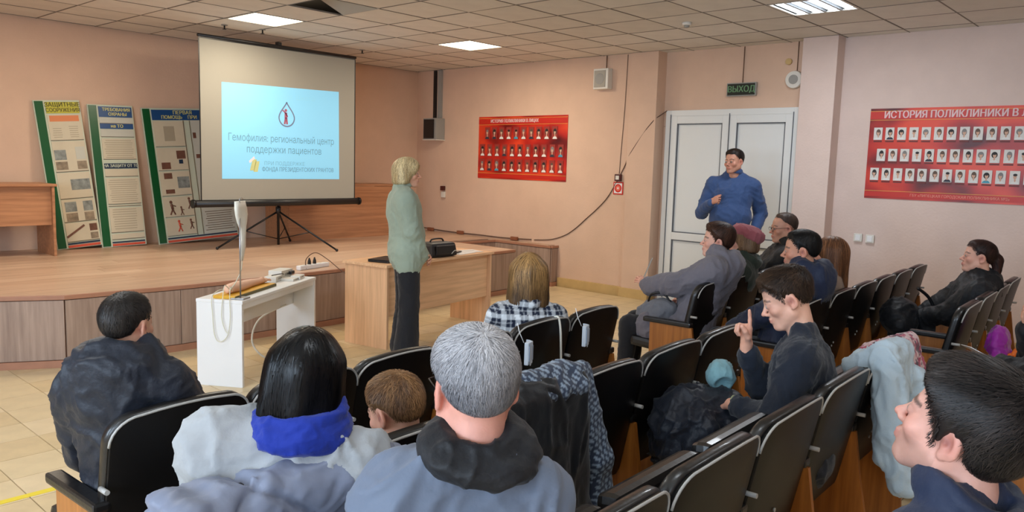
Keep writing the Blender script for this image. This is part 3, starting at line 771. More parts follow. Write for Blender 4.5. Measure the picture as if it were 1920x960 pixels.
def make_poster(name, label, x, y0, z0, w, h, rows, cards, cell, seed, title, tsize, tx, tsx, foot, footx, tz=.068, fz=.045):
    t = thing(name, label, 'poster', (x, y0, z0)); t.rotation_euler = (0, 0, -PI/2)
    # local: x along the wall to the right (towards -y), z up, -y towards the room
    m = bpy.data.materials.new('poster_red_'+str(seed)); m.use_nodes = True; nt = m.node_tree; b = nt.nodes['Principled BSDF']
    tc = nt.nodes.new('ShaderNodeTexCoord'); n = nt.nodes.new('ShaderNodeTexNoise'); n.inputs['Scale'].default_value = 1.6; n.inputs['Detail'].default_value = 2
    mp = nt.nodes.new('ShaderNodeMapping'); mp.inputs['Scale'].default_value = (1, 1, 1.6); mp.inputs['Location'].default_value = (seed, 0, seed*.37)
    nt.links.new(tc.outputs['Object'], mp.inputs[0]); nt.links.new(mp.outputs[0], n.inputs['Vector'])
    r = nt.nodes.new('ShaderNodeValToRGB'); e = r.color_ramp.elements
    e[0].position = .34; e[0].color = (*lin((84, 8, 12)), 1); e[1].position = .62; e[1].color = (*lin((222, 66, 34)), 1)
    k = r.color_ramp.elements.new(.5); k.color = (*lin((186, 36, 26)), 1)
    nt.links.new(n.outputs['Fac'], r.inputs[0]); nt.links.new(r.outputs[0], b.inputs['Base Color']); b.inputs['Roughness'].default_value = .35
    MB().box((w/2, .003, -h/2), (w, .006, h)).build('poster_sheet', m, t)
    M_gold = mat('poster_gold_line', (222, 148, 70), .5); M_tx = mat('poster_title_text', (222, 190, 190), .5); M_band = mat('poster_band', (196, 40, 28), .4)
    MB().box((w/2, -.0005, -tz), (w, .002, tz*1.15)).build('title_band', M_band, t)
    MB().box((w/2, -.002, -h+fz), (w, .002, fz*1.1)).build('footer_band', M_band, t)
    for z in (-tz*.4, -tz*1.72, -h+fz*1.75): MB().box((w/2, -.0022, z), (w, .002, .006)).build('gold_line', M_gold, t)
    text('poster_title', title, tsize, Matrix.Translation((tx, -.003, -tz)) @ UP, M_tx, t, 'LEFT', .007, tsx, .0006)
    if foot: text('poster_footer', foot, .036, Matrix.Translation((footx, -.0045, -h+fz)) @ UP, mat('poster_footer_text', (226, 150, 130), .5), t, 'LEFT', 0.0006, .95, .0006)
    rnd = random.Random(seed)
    base = [portrait_mesh(i, cell[0], cell[1], None, rnd) for i in range(7)]
    for (rx, rz, nn, pitch) in rows:
        for c in range(nn):
            me = base[rnd.randrange(7)].copy()
            suit = P_dark if rnd.random() < .14 else (P_blue if rnd.random() < .04 else P_coat)
            for mm in (cards[0], suit, P_hair[rnd.choice([0, 0, 1, 1, 2])], P_skin): me.materials.append(mm)
            o = link('portrait', me, None, t); o.location = (rx+c*pitch, -.001, rz)
            if cards[1]: MB().box((rx+c*pitch, -.002, rz-cell[1]/2-.014), (cell[0]*.96, .004, .014)).build('caption', P_tape, t)
    return t
make_poster('portrait_poster', 'red poster with portrait rows on the side wall, nearer the stage', XW-.008, 8.30, 2.335, 1.68, .90,
            [(.185, -.24, 10, .142), (.09, -.485, 11, .149), (.09, -.70, 11, .149)], (P_cardr, False), (.098, .172), 11, 'ИСТОРИЯ ПОЛИКЛИНИКИ В ЛИЦАХ', .064, .24, .80, '', 0)
make_poster('portrait_poster', 'large red poster with portrait rows and white title at the right edge', XR-.008, 2.775, 2.325, 2.35, .915,
            [(.09, -.255, 20, .113), (.135, -.470, 19, .113), (.085, -.665, 20, .113)], (P_card, True), (.083, .125), 23, 'ИСТОРИЯ ПОЛИКЛИНИКИ В ЛИЦАХ', .100, .13, .83, 'ГБУ «ЛИПЕЦКАЯ ГОРОДСКАЯ ПОЛИКЛИНИКА №2»', .44)

def wallthing(name, label, cat, x, y, z):
    t = thing(name, label, cat, (x, y, z)); t.rotation_euler = (0, 0, -PI/2); return t
# loudspeaker by the stage with conduit
t = wallthing('wall_speaker', 'black fronted grey wall loudspeaker by the stage corner', 'speaker', XW-.004, 9.20, 2.0)
MB().box((0, -.09, .16), (.30, .18, .33), bevel=.006).build('cabinet', M_greyp, t)
MB().box((-.012, -.186, .16), (.23, .012, .29)).build('grille', M_black, t)
MB().box((0, -.09, -.006), (.32, .19, .012)).build('shelf_bracket', M_plast, t)
o = MB().box((XW-.015, 9.27, 2.70), (.03, .055, .73)).build('cable_duct', M_black); tag(o, 'black cable duct running up from the black fronted loudspeaker', 'cable duct')
o = MB().box((XW-.02, 9.15, 2.70), (.035, .075, .73)).build('cable_duct', M_greyp); tag(o, 'pale grey cable duct running up from the black fronted loudspeaker', 'cable duct')
# small white speaker
t = wallthing('wall_speaker', 'small white square loudspeaker high on the side wall near the pilaster', 'speaker', XW-.004, 6.04, 2.77)
MB().box((0, -.05, 0), (.23, .1, .26), bevel=.008).build('cabinet', M_plast, t)
MB().box((-.01, -.104, 0), (.17, .01, .21)).build('grille', mat('speaker_grille', (172, 166, 154), .7, bump=.8, bscale=220), t)
MB().cyl((-.01, -.108, 0), (-.01, -.112, 0), .07, 18).build('cone', M_greyp, t)
MB().cyl((.03, -.02, .13), (.03, -.02, .296), .006, 6).build('cord', M_cable, t)
# exit sign
t = wallthing('exit_sign', 'dark exit sign with green letters above the white double door', 'exit sign', XR-.006, 4.21, 2.58)
MB().box((0, -.02, 0), (.36, .04, .15), bevel=.004).build('housing', M_greyp, t)
MB().box((0, -.041, 0), (.335, .006, .128)).build('face', mat('exit_face', (14, 26, 16), .4), t)
text('lettering', 'ВЫХОД', .098, Matrix.Translation((0, -.0455, 0)) @ UP, mat('exit_letters', (92, 128, 92), .5, emit=.12), t, 'CENTER', .006, .92, .001)
MB().cyl((.0, -.01, .075), (.0, -.01, .482), .005, 6).build('cord', M_cable, t)
# bell
t = wallthing('alarm_sounder', 'round white alarm sounder above the right corner of the door', 'alarm', XR-.006, 3.60, 2.66)
MB().cyl((0, 0, 0), (0, -.05, 0), .10, 24, .09).build('base', M_plast, t)
MB().cyl((0, -.05, 0), (0, -.06, 0), .05, 18).build('cap', M_greyp, t)
MB().cyl((0.02, -.01, .095), (0.02, -.01, .41), .005, 6).build('cord', M_cable, t)
t = wallthing('junction_box', 'small beige junction box above the round alarm sounder', 'junction box', XR-.004, 3.68, 2.86)
MB().cyl((0, 0, 0), (0, -.03, 0), .035, 12).build('base', M_skirt, t); MB().cyl((0, -.03, 0), (0, -.034, 0), .03, 12).build('lid', M_skirt, t)
# fire call point and sign
t = wallthing('fire_call_point', 'small dark fire call point above the red fire sign', 'call point', XW-.004, 5.755, 1.52)
MB().box((0, -.02, 0), (.09, .04, .09), bevel=.005).build('housing', mat('call_point_maroon', (74, 26, 24), .4), t)
MB().box((0, -.042, .0), (.05, .006, .05)).build('window', M_plast, t)
t = wallthing('fire_sign', 'square red fire sign with a white emblem on the side wall', 'sign', XW-.002, 5.76, 1.385)
MB().box((0, -.004, 0), (.15, .006, .16)).build('plate', mat('fire_red', (204, 44, 30), .4), t)
MB().box((0, -.0075, 0), (.12, .002, .13)).build('white_field', M_white, t)
MB().cyl((0, -.0085, 0), (0, -.0095, 0), .054, 24).build('red_ring', MATS['fire_red'], t)
MB().cyl((0, -.0095, 0), (0, -.0105, 0), .034, 20).build('pink_ring', mat('fire_pink', (228, 120, 100), .4), t)
MB().cyl((0, -.0105, 0), (0, -.0115, 0), .012, 14).build('centre', M_white, t)
# sockets
for y, z, lab in ((2.80, .99, 'white light switch left of the pair on the side wall under the red poster'), (2.68, .985, 'white socket right of the pair on the side wall under the red poster')):
    t = wallthing('wall_socket', lab, 'socket', XR-.004, y, z)
    MB().box((0, -.012, 0), (.085, .024, .085), bevel=.006).build('plate', M_plast, t); MB().box((0, -.026, 0), (.05, .006, .06), bevel=.003).build('insert', M_white, t)
t = wallthing('wall_socket', 'socket with dark plug on the side wall just behind the presenter', 'socket', XW-.004, 9.04, 1.15)
MB().box((0, -.015, 0), (.08, .03, .09), bevel=.006).build('plate', M_plast, t); MB().box((0, -.03, .10), (.07, .05, .07), bevel=.008).build('plug', mat('call_point_maroon', (74, 26, 24), .4), t)
# cables on the wall
def wallcable(label, pts, r=.006):
    o = MB().tube(smoothpath(pts, 6), r, 6).build('wall_cable', M_cable); tag(o, label, 'cable')
wc = [(XW-.008, y*1.0, z) for y, z in ((7.15, .60), (6.85, .63), (6.6, .71), (6.42, .82), (6.25, .96), (6.08, 1.10), (5.92, 1.26), (5.78, 1.48), (5.67, 1.68))]
wallcable('brown cable sagging across the side wall from the stage towards the door', wc + [(XW-.035, 5.60, 1.80), (XW-.035, 5.40, 2.08), (XW-.035, 5.255, 2.24), (XW+.05, 5.225, 2.3), (XR-.06, 5.16, 2.36)])
wallcable('thin brown cable dropping from the ceiling to the fire call point', [(XW-.006, 5.70, 3.06), (XW-.006, 5.715, 2.4), (XW-.006, 5.74, 1.9), (XW-.006, 5.755, 1.57)], .004)
wallcable('brown cable running along the foot of the side wall on the stage', [(XW-.012, 9.5, SZ+.04), (XW-.012, 8.9, SZ+.02), (XW-.012, 8.2, SZ+.022), (XW-.012, 7.75, SZ+.02), (XW-.012, 7.2, SZ+.04)], .008)
for y, lab in ((9.3, 'small brown cable box at the foot of the side wall behind the presenter'), (8.62, 'small brown cable box at the foot of the side wall above the desk bag'), (7.5, 'small brown cable box at the foot of the side wall by the stair notch')):
    t = wallthing('cable_box', lab, 'cable box', XW-.02, y, SZ+.03)
    MB().box((0, -.02, 0), (.12, .04, .05), bevel=.004).build('base', mat('cable_box_brown', (140, 84, 56), .6), t)
    MB().box((0, -.042, 0), (.10, .004, .035)).build('lid', MATS['cable_box_brown'], t)

# ================================================================== AUDITORIUM CHAIRS
M_leather = mat('black_leatherette', (20, 18, 18), .38, var=.25, vscale=10, bump=.25, bscale=60, coat=.15)
M_shell = mat('black_back_board', (13, 11, 11), .42, var=.3, vscale=6, spec=.3)
M_pipe = mat('grey_piping', (168, 166, 162), .35)
M_side = wood('varnished_side_panel', (168, 104, 44), (138, 80, 30), 'z', .35, 1.2, .2)
M_frame = mat('chair_steel', (60, 58, 56), .4, metal=.6)
CH = .885
def back_outline(w, z0, z1, rt, rb, n=7):
    pts = []
    def arc(cx, cz, r, a0, a1):
        for k in range(n+1):
            a = a0+(a1-a0)*k/n; pts.append((cx+math.cos(a)*r, cz+math.sin(a)*r))
    arc(w/2-rb, z0+rb, rb, -PI/2, 0)
    arc(w/2-rt, z1-rt, rt, 0, PI/2)
    for k in range(1, 6):
        u = 1-2*k/6; pts.append((u*(w/2-rt), z1+.010*(1-u*u)))
    arc(-w/2+rt, z1-rt, rt, PI/2, PI)
    arc(-w/2+rb, z0+rb, rb, PI, 1.5*PI)
    return pts
def back_y(x, z, w): return .018*(x/(w/2))**2 + (CH-z)*.20
def back_mesh(w, z0, z1, t0, t1, inset=.012, rt=.085):
    out = back_outline(w, z0, z1, rt, .03); cx, cz = 0, (z0+z1)/2
    mb = MB(); b = mb.bm
    def ring(ins, t):
        vs_ = []
        for x, z in out:
            dx, dz = x-cx, z-cz; L = math.hypot(dx, dz); f = (L-ins)/L
            X, Z = cx+dx*f, cz+dz*f; vs_.append(b.verts.new((X, back_y(X, Z, w)+t, Z)))
        return vs_
    rs = [ring(.10, t1-.004), ring(inset*2.2, t1), ring(inset*.7, t1-.004), ring(0, t1-.014), ring(0, t0+.010), ring(inset*.6, t0+.001), ring(inset*1.6, t0), ring(.10, t0)]
    n = len(out)
    for a, c in zip(rs, rs[1:]):
        for k in range(n): mb._mark([b.faces.new((a[k], a[(k+1) % n], c[(k+1) % n], c[k]))], True)
    for r_, s in ((rs[0], 0), (rs[-1], 1)):
        m_ = b.verts.new((0, sum(v.co.y for v in r_)/n-.01, cz))
        for k in range(n): mb._mark([b.faces.new((r_[k], r_[(k+1) % n], m_))], True)
    return mb.mesh('backrest'), out
CHAIR_CACHE = {}
def make_chair(label, x, y, z, rz, w, left=True, right=False, seat_down=False, group=None):
    key = (round(w, 3), left, right, seat_down)
    if key in CHAIR_CACHE:
        t = copy_tree(CHAIR_CACHE[key]); t.location = (x, y, z); t.rotation_euler = (0, 0, rz); t['label'] = label
        return t
    t = thing('auditorium_chair', label, 'chair', (x, y, z), rz, 'black auditorium chairs in rows')
    me, out = back_mesh(w-.016, .37, CH, .004, .052); link('backrest', me, M_leather, t)
    me, out = back_mesh(w-.020, .365, CH-.004, -.012, .008, .004); link('back_board', me, M_shell, t)
    pp = [(a, back_y(a, c, w)-.010, c) for a, c in out if c > .60]
    MB().tube(pp, .0042, 6).build('piping', M_pipe, t)
    if seat_down: MB().box((0, .33, .415), (w-.05, .42, .075), (0.06, 0, 0), bevel=.025).build('seat', M_leather, t)
    else: MB().box((0, .20, .57), (w-.05, .075, .40), (-.16, 0, 0), bevel=.025).build('seat', M_leather, t)
    for s, on in ((-1, left), (1, right)):
        if not on: continue
        sx = s*w/2
        mb = MB(); prof = [(-.03, .0), (.33, .0), (.36, .06), (.365, .59), (.05, .59), (.02, .40), (-.02, .2)]
        b = mb.bm
        A = [b.verts.new((sx-.011, yy, zz)) for yy, zz in prof]; B = [b.verts.new((sx+.011, yy, zz)) for yy, zz in prof]
        b.faces.new(A); b.faces.new(B[::-1])
        for k in range(len(prof)): b.faces.new((A[k], B[k], B[(k+1) % len(prof)], A[(k+1) % len(prof)]))
        sd = mb.build('side_panel', M_side, t)
        MB().box((sx, .20, .006), (.05, .30, .012)).build('floor_bracket', M_frame, sd)
        MB().box((sx, .235, .607), (.052, .36, .034), bevel=.010).build('armrest', M_leather, t)
        MB().cyl((sx-s*.0, .065, .665), (sx, .02, .665), .008, 10).build('hinge_bolt', M_pipe, t)
    bt = MB()
    for bx in (-.06, -.03): bt.cyl((bx, back_y(bx, .55, w)-.012, .55+bx*.6), (bx, back_y(bx, .55, w)-.017, .55+bx*.6), .007, 8)
    bt.build('screws', M_pipe, t)
    CHAIR_CACHE[key] = t
    return t
ROWS = []
def row_y(n, x): return {1: 2.24+.055*x, 2: 1.56+.04*x, 3: .86+.035*x, 4: .19+.03*x}[n]
RZ = {1: .05, 2: .04, 3: .035, 4: .03}
def row(n, centers, w, labels, occ=(), close=True):
    for k, (cx, lb) in enumerate(zip(centers, labels)):
        make_chair(lb, cx, row_y(n, cx), 0, RZ[n], w, True, close and k == len(centers)-1, k in occ)
# first row, left block: right-hand edges measured at x = 1.27 ... 3.64
row(1, [1.075, 1.535, 1.985, 2.46, 2.935, 3.41], .475,
    ['black chair of the boy in the dark hooded jacket, left end of the first row', 'black chair just right of the black bob haircut, first row', 'black chair with glossy top edge in front of the small brown-haired boy', 'black chair behind the plaid shirt, left one', 'black chair behind the plaid shirt with a white strap over its corner', 'black chair with a white mask at its left edge, aisle end of the first row'], occ=(0, 3, 4))
# first row, right block
row(1, [4.92, 5.46, 6.0, 6.54, 7.08], .54,
    ['black chair of the woman in the grey coat, orange side panel at the aisle', 'black chair behind the pink beret', 'black chair behind the balding man in black in the first row', 'empty black chair of the first row, right of the balding man', 'last black chair of the first row near the side wall'], occ=(0, 1, 2))
# second row, left block
row(2, [.935], .41, ['black chair under the lavender puffer jacket'], occ=(0,), close=False)
row(2, [1.40, 1.92, 2.44, 2.965, 3.47], .52,
    ['black chair of the small brown-haired boy', 'black chair under the dark coat with patterned lining', 'black chair just right of the patterned coat lining in the second row', 'black chair with a grey piped edge in the middle of the second row', 'black chair beside the raised pointing hand, aisle end of the second row'], occ=(0,))
# second row, right block
row(2, [4.76, 5.27, 5.78, 6.29, 6.80, 7.31], .51,
    ['black chair of the man in the navy hooded jacket, with an orange side panel', 'black chair behind the long auburn hair', 'third black chair from the aisle in the right block of the second row', 'black chair above the dark backpack in the second row', 'second black chair from the side wall, right block of the second row', 'black chair nearest the side wall, its full edge seen against the pink wall'], occ=(0, 1))
# third row, left block
row(3, [.84, 1.385, 1.93, 2.475, 3.02, 3.565], .54,
    ['black chair of the grey-haired man in the blue-grey jacket', 'black chair to the right of the grey-haired man, third row', 'black chair at the bottom centre with its top edge shining', 'black chair behind the armrest left of the young man, third row', 'black chair of the young man in the dark sweatshirt', 'black chair under the pale blue denim jacket'], occ=(0, 4))
# third row, right block
row(3, [5.41, 5.95, 6.49, 7.03], .54,
    ['black chair with three wooden side panels before it, aisle end of the right third row', 'second black chair of the right third row, edge piped white', 'black chair of the woman in the black jacket', 'black chair at the right edge beyond the woman in the black jacket'], occ=(0, 1, 2, 3))
# fourth row
row(4, [1.66, 4.35, 4.87], .54, ['black chair of the dark-haired man in the right foreground', 'black chair of the person at the right edge holding paper', 'black chair right of the person holding paper'], occ=(0, 1))

# ================================================================== SCULPTING KIT (signed distance fields -> quad meshes)
f32 = np.float32
class Vol:
    def __init__(s, lo, hi, res):
        s.lo = np.array(lo, float); s.res = res
        n = np.ceil((np.array(hi)-s.lo)/res).astype(int)+1
        s.ax = [(s.lo[i]+res*np.arange(n[i])).astype(f32) for i in range(3)]
        s.F = np.full(n, 1.0, f32)
    def _sl(s, lo, hi):
        a = np.floor((np.array(lo)-s.lo)/s.res).astype(int); b = np.ceil((np.array(hi)-s.lo)/s.res).astype(int)+1
        a = np.clip(a, 0, s.F.shape); b = np.clip(b, 0, s.F.shape)
        if (b <= a).any(): return None
        return tuple(slice(x, y) for x, y in zip(a, b))
    def _grid(s, sl):
        return (s.ax[0][sl[0]][:, None, None], s.ax[1][sl[1]][None, :, None], s.ax[2][sl[2]][None, None, :])
    def _put(s, sl, d, k, op):
        A = s.F[sl]
        if op == 'sub':
            d = -d
            if k > 0:
                h = np.clip(.5+.5*(d-A)/k, 0, 1); s.F[sl] = A*(1-h)+d*h+k*h*(1-h)
            else: s.F[sl] = np.maximum(A, d)
        else:
            if k > 0:
                h = np.clip(.5+.5*(A-d)/k, 0, 1); s.F[sl] = A*(1-h)+d*h-k*h*(1-h)
            else: s.F[sl] = np.minimum(A, d)
    def ell(s, c, r, k=.02, R=None, op='add'):
        c = np.asarray(c, float); r = np.asarray(r, float); m = r.max()+k+.04
        sl = s._sl(c-m, c+m)
        if sl is None: return s
        X, Y, Z = s._grid(sl); X = X-f32(c[0]); Y = Y-f32(c[1]); Z = Z-f32(c[2])
        if R is None: a, b, d = X, Y, Z
        else:
            R = np.asarray(R, f32); a = R[0, 0]*X+R[1, 0]*Y+R[2, 0]*Z; b = R[0, 1]*X+R[1, 1]*Y+R[2, 1]*Z; d = R[0, 2]*X+R[1, 2]*Y+R[2, 2]*Z
        r = r.astype(f32)
        k0 = np.sqrt((a/r[0])**2+(b/r[1])**2+(d/r[2])**2); k1 = np.sqrt((a/r[0]**2)**2+(b/r[1]**2)**2+(d/r[2]**2)**2)
        s._put(sl, (k0*(k0-1)/np.maximum(k1, 1e-6)).astype(f32), k, op); return s
    def cap(s, a, b, ra, rb=None, k=.02, op='add', flat=None):
        a = np.asarray(a, float); b = np.asarray(b, float); rb = ra if rb is None else rb
        m = max(ra, rb)+k+.04
        sl = s._sl(np.minimum(a, b)-m, np.maximum(a, b)+m)
        if sl is None: return s
        X, Y, Z = s._grid(sl); X = X-f32(a[0]); Y = Y-f32(a[1]); Z = Z-f32(a[2]); d = (b-a)
        if flat is not None:
            n, sc = np.asarray(flat[0], float), flat[1]; q = 1/sc-1
            pn = X*f32(n[0])+Y*f32(n[1])+Z*f32(n[2])
            X = X+pn*f32(n[0]*q); Y = Y+pn*f32(n[1]*q); Z = Z+pn*f32(n[2]*q); d = d+n*(d@n)*q
        L2 = max(float(d@d), 1e-9); d = d.astype(f32)
        t = np.clip((X*d[0]+Y*d[1]+Z*d[2])/f32(L2), 0, 1)
        D = np.sqrt((X-t*d[0])**2+(Y-t*d[1])**2+(Z-t*d[2])**2)-(ra+t*(rb-ra))
        s._put(sl, D.astype(f32), k, op); return s
    def box(s, c, h, rd=.01, k=.01, R=None, op='add'):
        c = np.asarray(c, float); h = np.asarray(h, float); m = np.linalg.norm(h)+k+.04
        sl = s._sl(c-m, c+m)
        if sl is None: return s
        X, Y, Z = s._grid(sl); X = X-f32(c[0]); Y = Y-f32(c[1]); Z = Z-f32(c[2])
        if R is not None:
            R = np.asarray(R, f32); X, Y, Z = R[0, 0]*X+R[1, 0]*Y+R[2, 0]*Z, R[0, 1]*X+R[1, 1]*Y+R[2, 1]*Z, R[0, 2]*X+R[1, 2]*Y+R[2, 2]*Z
        qx, qy, qz = np.abs(X)-f32(h[0]-rd), np.abs(Y)-f32(h[1]-rd), np.abs(Z)-f32(h[2]-rd)
        D = np.sqrt(np.maximum(qx, 0)**2+np.maximum(qy, 0)**2+np.maximum(qz, 0)**2)+np.minimum(np.maximum(qx, np.maximum(qy, qz)), 0)-rd
        s._put(sl, (D+0*X).astype(f32), k, op); return s
    def torus(s, c, R_, r, k=.02, R=None, sx=1.0, sz=1.0, op='add'):
        c = np.asarray(c, float); m = R_*max(1, sx)+r*max(1, sz)+k+.05
        sl = s._sl(c-m, c+m)
        if sl is None: return s
        X, Y, Z = s._grid(sl); X = X-f32(c[0]); Y = Y-f32(c[1]); Z = Z-f32(c[2])
        if R is not None:
            R = np.asarray(R, f32); X, Y, Z = R[0, 0]*X+R[1, 0]*Y+R[2, 0]*Z, R[0, 1]*X+R[1, 1]*Y+R[2, 1]*Z, R[0, 2]*X+R[1, 2]*Y+R[2, 2]*Z
        D = np.sqrt((np.sqrt((X/sx)**2+Y**2)-R_)**2+(Z/sz)**2)-r
        s._put(sl, (D+0*X).astype(f32), k, op); return s
    def cut(s, p, n, k=.008):
        """remove everything on the side n points to"""
        p = np.asarray(p, float); n = np.asarray(n, float); n = n/np.linalg.norm(n)
        X, Y, Z = s.ax[0][:, None, None], s.ax[1][None, :, None], s.ax[2][None, None, :]
        d = (X-p[0])*n[0]+(Y-p[1])*n[1]+(Z-p[2])*n[2]
        A = s.F; h = np.clip(.5+.5*(d-A)/k, 0, 1); s.F = (A*(1-h)+d*h+k*h*(1-h)).astype(f32); return s
    def sample(s, P):
        q = (P-s.lo)/s.res; n = np.array(s.F.shape)
        q = np.clip(q, 0, n-1.001); i = q.astype(int); f = q-i
        F = s.F; x, y, z = i[:, 0], i[:, 1], i[:, 2]; u, v, w = f[:, 0], f[:, 1], f[:, 2]
        c00 = F[x, y, z]*(1-u)+F[x+1, y, z]*u; c10 = F[x, y+1, z]*(1-u)+F[x+1, y+1, z]*u
        c01 = F[x, y, z+1]*(1-u)+F[x+1, y, z+1]*u; c11 = F[x, y+1, z+1]*(1-u)+F[x+1, y+1, z+1]*u
        return (c00*(1-v)+c10*v)*(1-w)+(c01*(1-v)+c11*v)*w
    def grad(s, P):
        h = s.res*.8; G = np.stack([s.sample(P+np.eye(3)[i]*h)-s.sample(P-np.eye(3)[i]*h) for i in range(3)], 1)
        return G/np.maximum(np.linalg.norm(G, axis=1, keepdims=True), 1e-9)
    def net(s):
        """surface nets: quads around the zero level"""
        F = s.F; F = np.pad(F, 1, constant_values=1.0); S = F < 0
        nx, ny, nz = F.shape
        cnt = np.zeros((nx-1, ny-1, nz-1), np.int8)
        for dx in (0, 1):
            for dy in (0, 1):
                for dz in (0, 1): cnt += S[dx:nx-1+dx, dy:ny-1+dy, dz:nz-1+dz]
        I = np.argwhere((cnt > 0) & (cnt < 8))
        ids = np.full(cnt.shape, -1, np.int32); ids[I[:, 0], I[:, 1], I[:, 2]] = np.arange(len(I))
        cor = np.array([(a, b, c) for a in (0, 1) for b in (0, 1) for c in (0, 1)])
        V = np.stack([F[I[:, 0]+c[0], I[:, 1]+c[1], I[:, 2]+c[2]] for c in cor], 1)
        acc = np.zeros((len(I), 3)); n = np.zeros(len(I))
        for a in range(8):
            for ax_ in (4, 2, 1):
                if a & ax_: continue
                b = a | ax_; fa, fb = V[:, a], V[:, b]; m = (fa < 0) != (fb < 0)
                t = np.where(m, fa/np.where(m, fa-fb, 1), 0)[:, None]
                acc += m[:, None]*(cor[a]+t*(cor[b]-cor[a])); n += m
        P = s.lo+(I-1+acc/n[:, None])*s.res
        Q = []
        for ax_ in range(3):
            o = [k for k in range(3) if k != ax_]
            A = np.take(S, range(0, S.shape[ax_]-1), ax_); B = np.take(S, range(1, S.shape[ax_]), ax_)
            E = np.argwhere(A != B); E = E[(E[:, o[0]] > 0) & (E[:, o[1]] > 0) & (E[:, o[0]] < ids.shape[o[0]]) & (E[:, o[1]] < ids.shape[o[1]])]
            def g(d0, d1):
                e = E.copy(); e[:, o[0]] += d0; e[:, o[1]] += d1; return ids[e[:, 0], e[:, 1], e[:, 2]]
            q = np.stack([g(-1, -1), g(0, -1), g(0, 0), g(-1, 0)], 1)
            flip = A[E[:, 0], E[:, 1], E[:, 2]]
            if ax_ == 1: flip = ~flip
            q[~flip] = q[~flip][:, ::-1]; Q.append(q)
        Q = np.concatenate(Q); Q = Q[(Q >= 0).all(1)]
        return P, Q

def vnormals(P, Q):
    n = np.cross(P[Q[:, 2]]-P[Q[:, 0]], P[Q[:, 3]]-P[Q[:, 1]]); N = np.zeros_like(P)
    for k in range(4):
        for a in range(3): N[:, a] += np.bincount(Q[:, k], n[:, a], len(P))
    return N/np.maximum(np.linalg.norm(N, axis=1, keepdims=True), 1e-9)
def relax(P, Q, it=1, w=.5):
    for _ in range(it):
        S = np.zeros_like(P); c = np.zeros(len(P))
        for k in range(4):
            j = Q[:, (k+1) % 4]
            for a in range(3): S[:, a] += np.bincount(Q[:, k], P[j, a], len(P))
            c += np.bincount(Q[:, k], None, len(P))
        P = P*(1-w)+w*S/np.maximum(c, 1)[:, None]
    return P
def _hash(i):
    h = (i[..., 0].astype(np.int64)*73856093) ^ (i[..., 1].astype(np.int64)*19349663) ^ (i[..., 2].astype(np.int64)*83492791)
    h = (h ^ (h >> 13))*1274126177; return ((h & 0xffff)/65535.0*2-1)
def vnoise(P):
    i = np.floor(P).astype(int); f = P-i; u = f*f*(3-2*f); r = 0
    for a in (0, 1):
        for b in (0, 1):
            for c in (0, 1):
                w = (u[:, 0] if a else 1-u[:, 0])*(u[:, 1] if b else 1-u[:, 1])*(u[:, 2] if c else 1-u[:, 2])
                r = r+w*_hash(i+np.array([a, b, c]))
    return r
def fbm(P, o=3):
    r = 0; a = 1.0
    for k in range(o): r = r+a*vnoise(P*2**k+k*7.3); a *= .5
    return r
def ridged(P): return 1-2*np.abs(vnoise(P)) 
def folds(P, amp=.008, fx=(9, 9, 5), seed=0.0):
    """soft cloth creases"""
    q = P*np.array(fx)+seed; w = fbm(q*.6+3.1, 2)[:, None]*.9
    r = np.maximum(ridged(q+w), 0)**1.6
    r2 = np.maximum(ridged(q*1.9+w+11.7), 0)**1.8
    r3 = np.maximum(ridged(q*3.7+w*1.5+4.1), 0)**1.5
    return amp*(r*.9+r2*.55+r3*.25-.45+.5*vnoise(q*.5+5))

def sculpt(name, PQs, m, parent, colors=None, mats=None):
    """one mesh object out of one or more (P, Q, col) tuples"""
    Ps, Qs, Cs, off = [], [], [], 0
    for it in PQs:
        P, Q = it[0], it[1]; Ps.append(P); Qs.append(Q+off); off += len(P)
        Cs.append(it[2] if len(it) > 2 and it[2] is not None else np.ones((len(P), 3)))
    me = mesh_np(name, np.concatenate(Ps), np.concatenate(Qs), True)
    C = np.concatenate(Cs)
    at = me.color_attributes.new('Col', 'FLOAT_COLOR', 'POINT')
    at.data.foreach_set('color', np.concatenate([C, np.ones((len(C), 1))], 1).astype(f32).ravel())
    return link(name, me, m, parent)

class Frame:
    def __init__(s, R, t, k=1.0): s.R = np.asarray(R, float); s.t = np.asarray(t, float); s.k = k
    def p(s, *v): return s.R @ (np.array(v if len(v) == 3 else v[0], float)*s.k)+s.t
    def inv(s, P): return ((P-s.t) @ s.R)/s.k
def rot(yaw=0, pitch=0, roll=0):
    """yaw about z (left positive), pitch positive = nod down/forward, roll"""
    return np.array(Matrix.Rotation(yaw, 3, 'Z') @ Matrix.Rotation(-pitch, 3, 'X') @ Matrix.Rotation(roll, 3, 'Y'))
def unit(v): v = np.asarray(v, float); return v/max(np.linalg.norm(v), 1e-9)

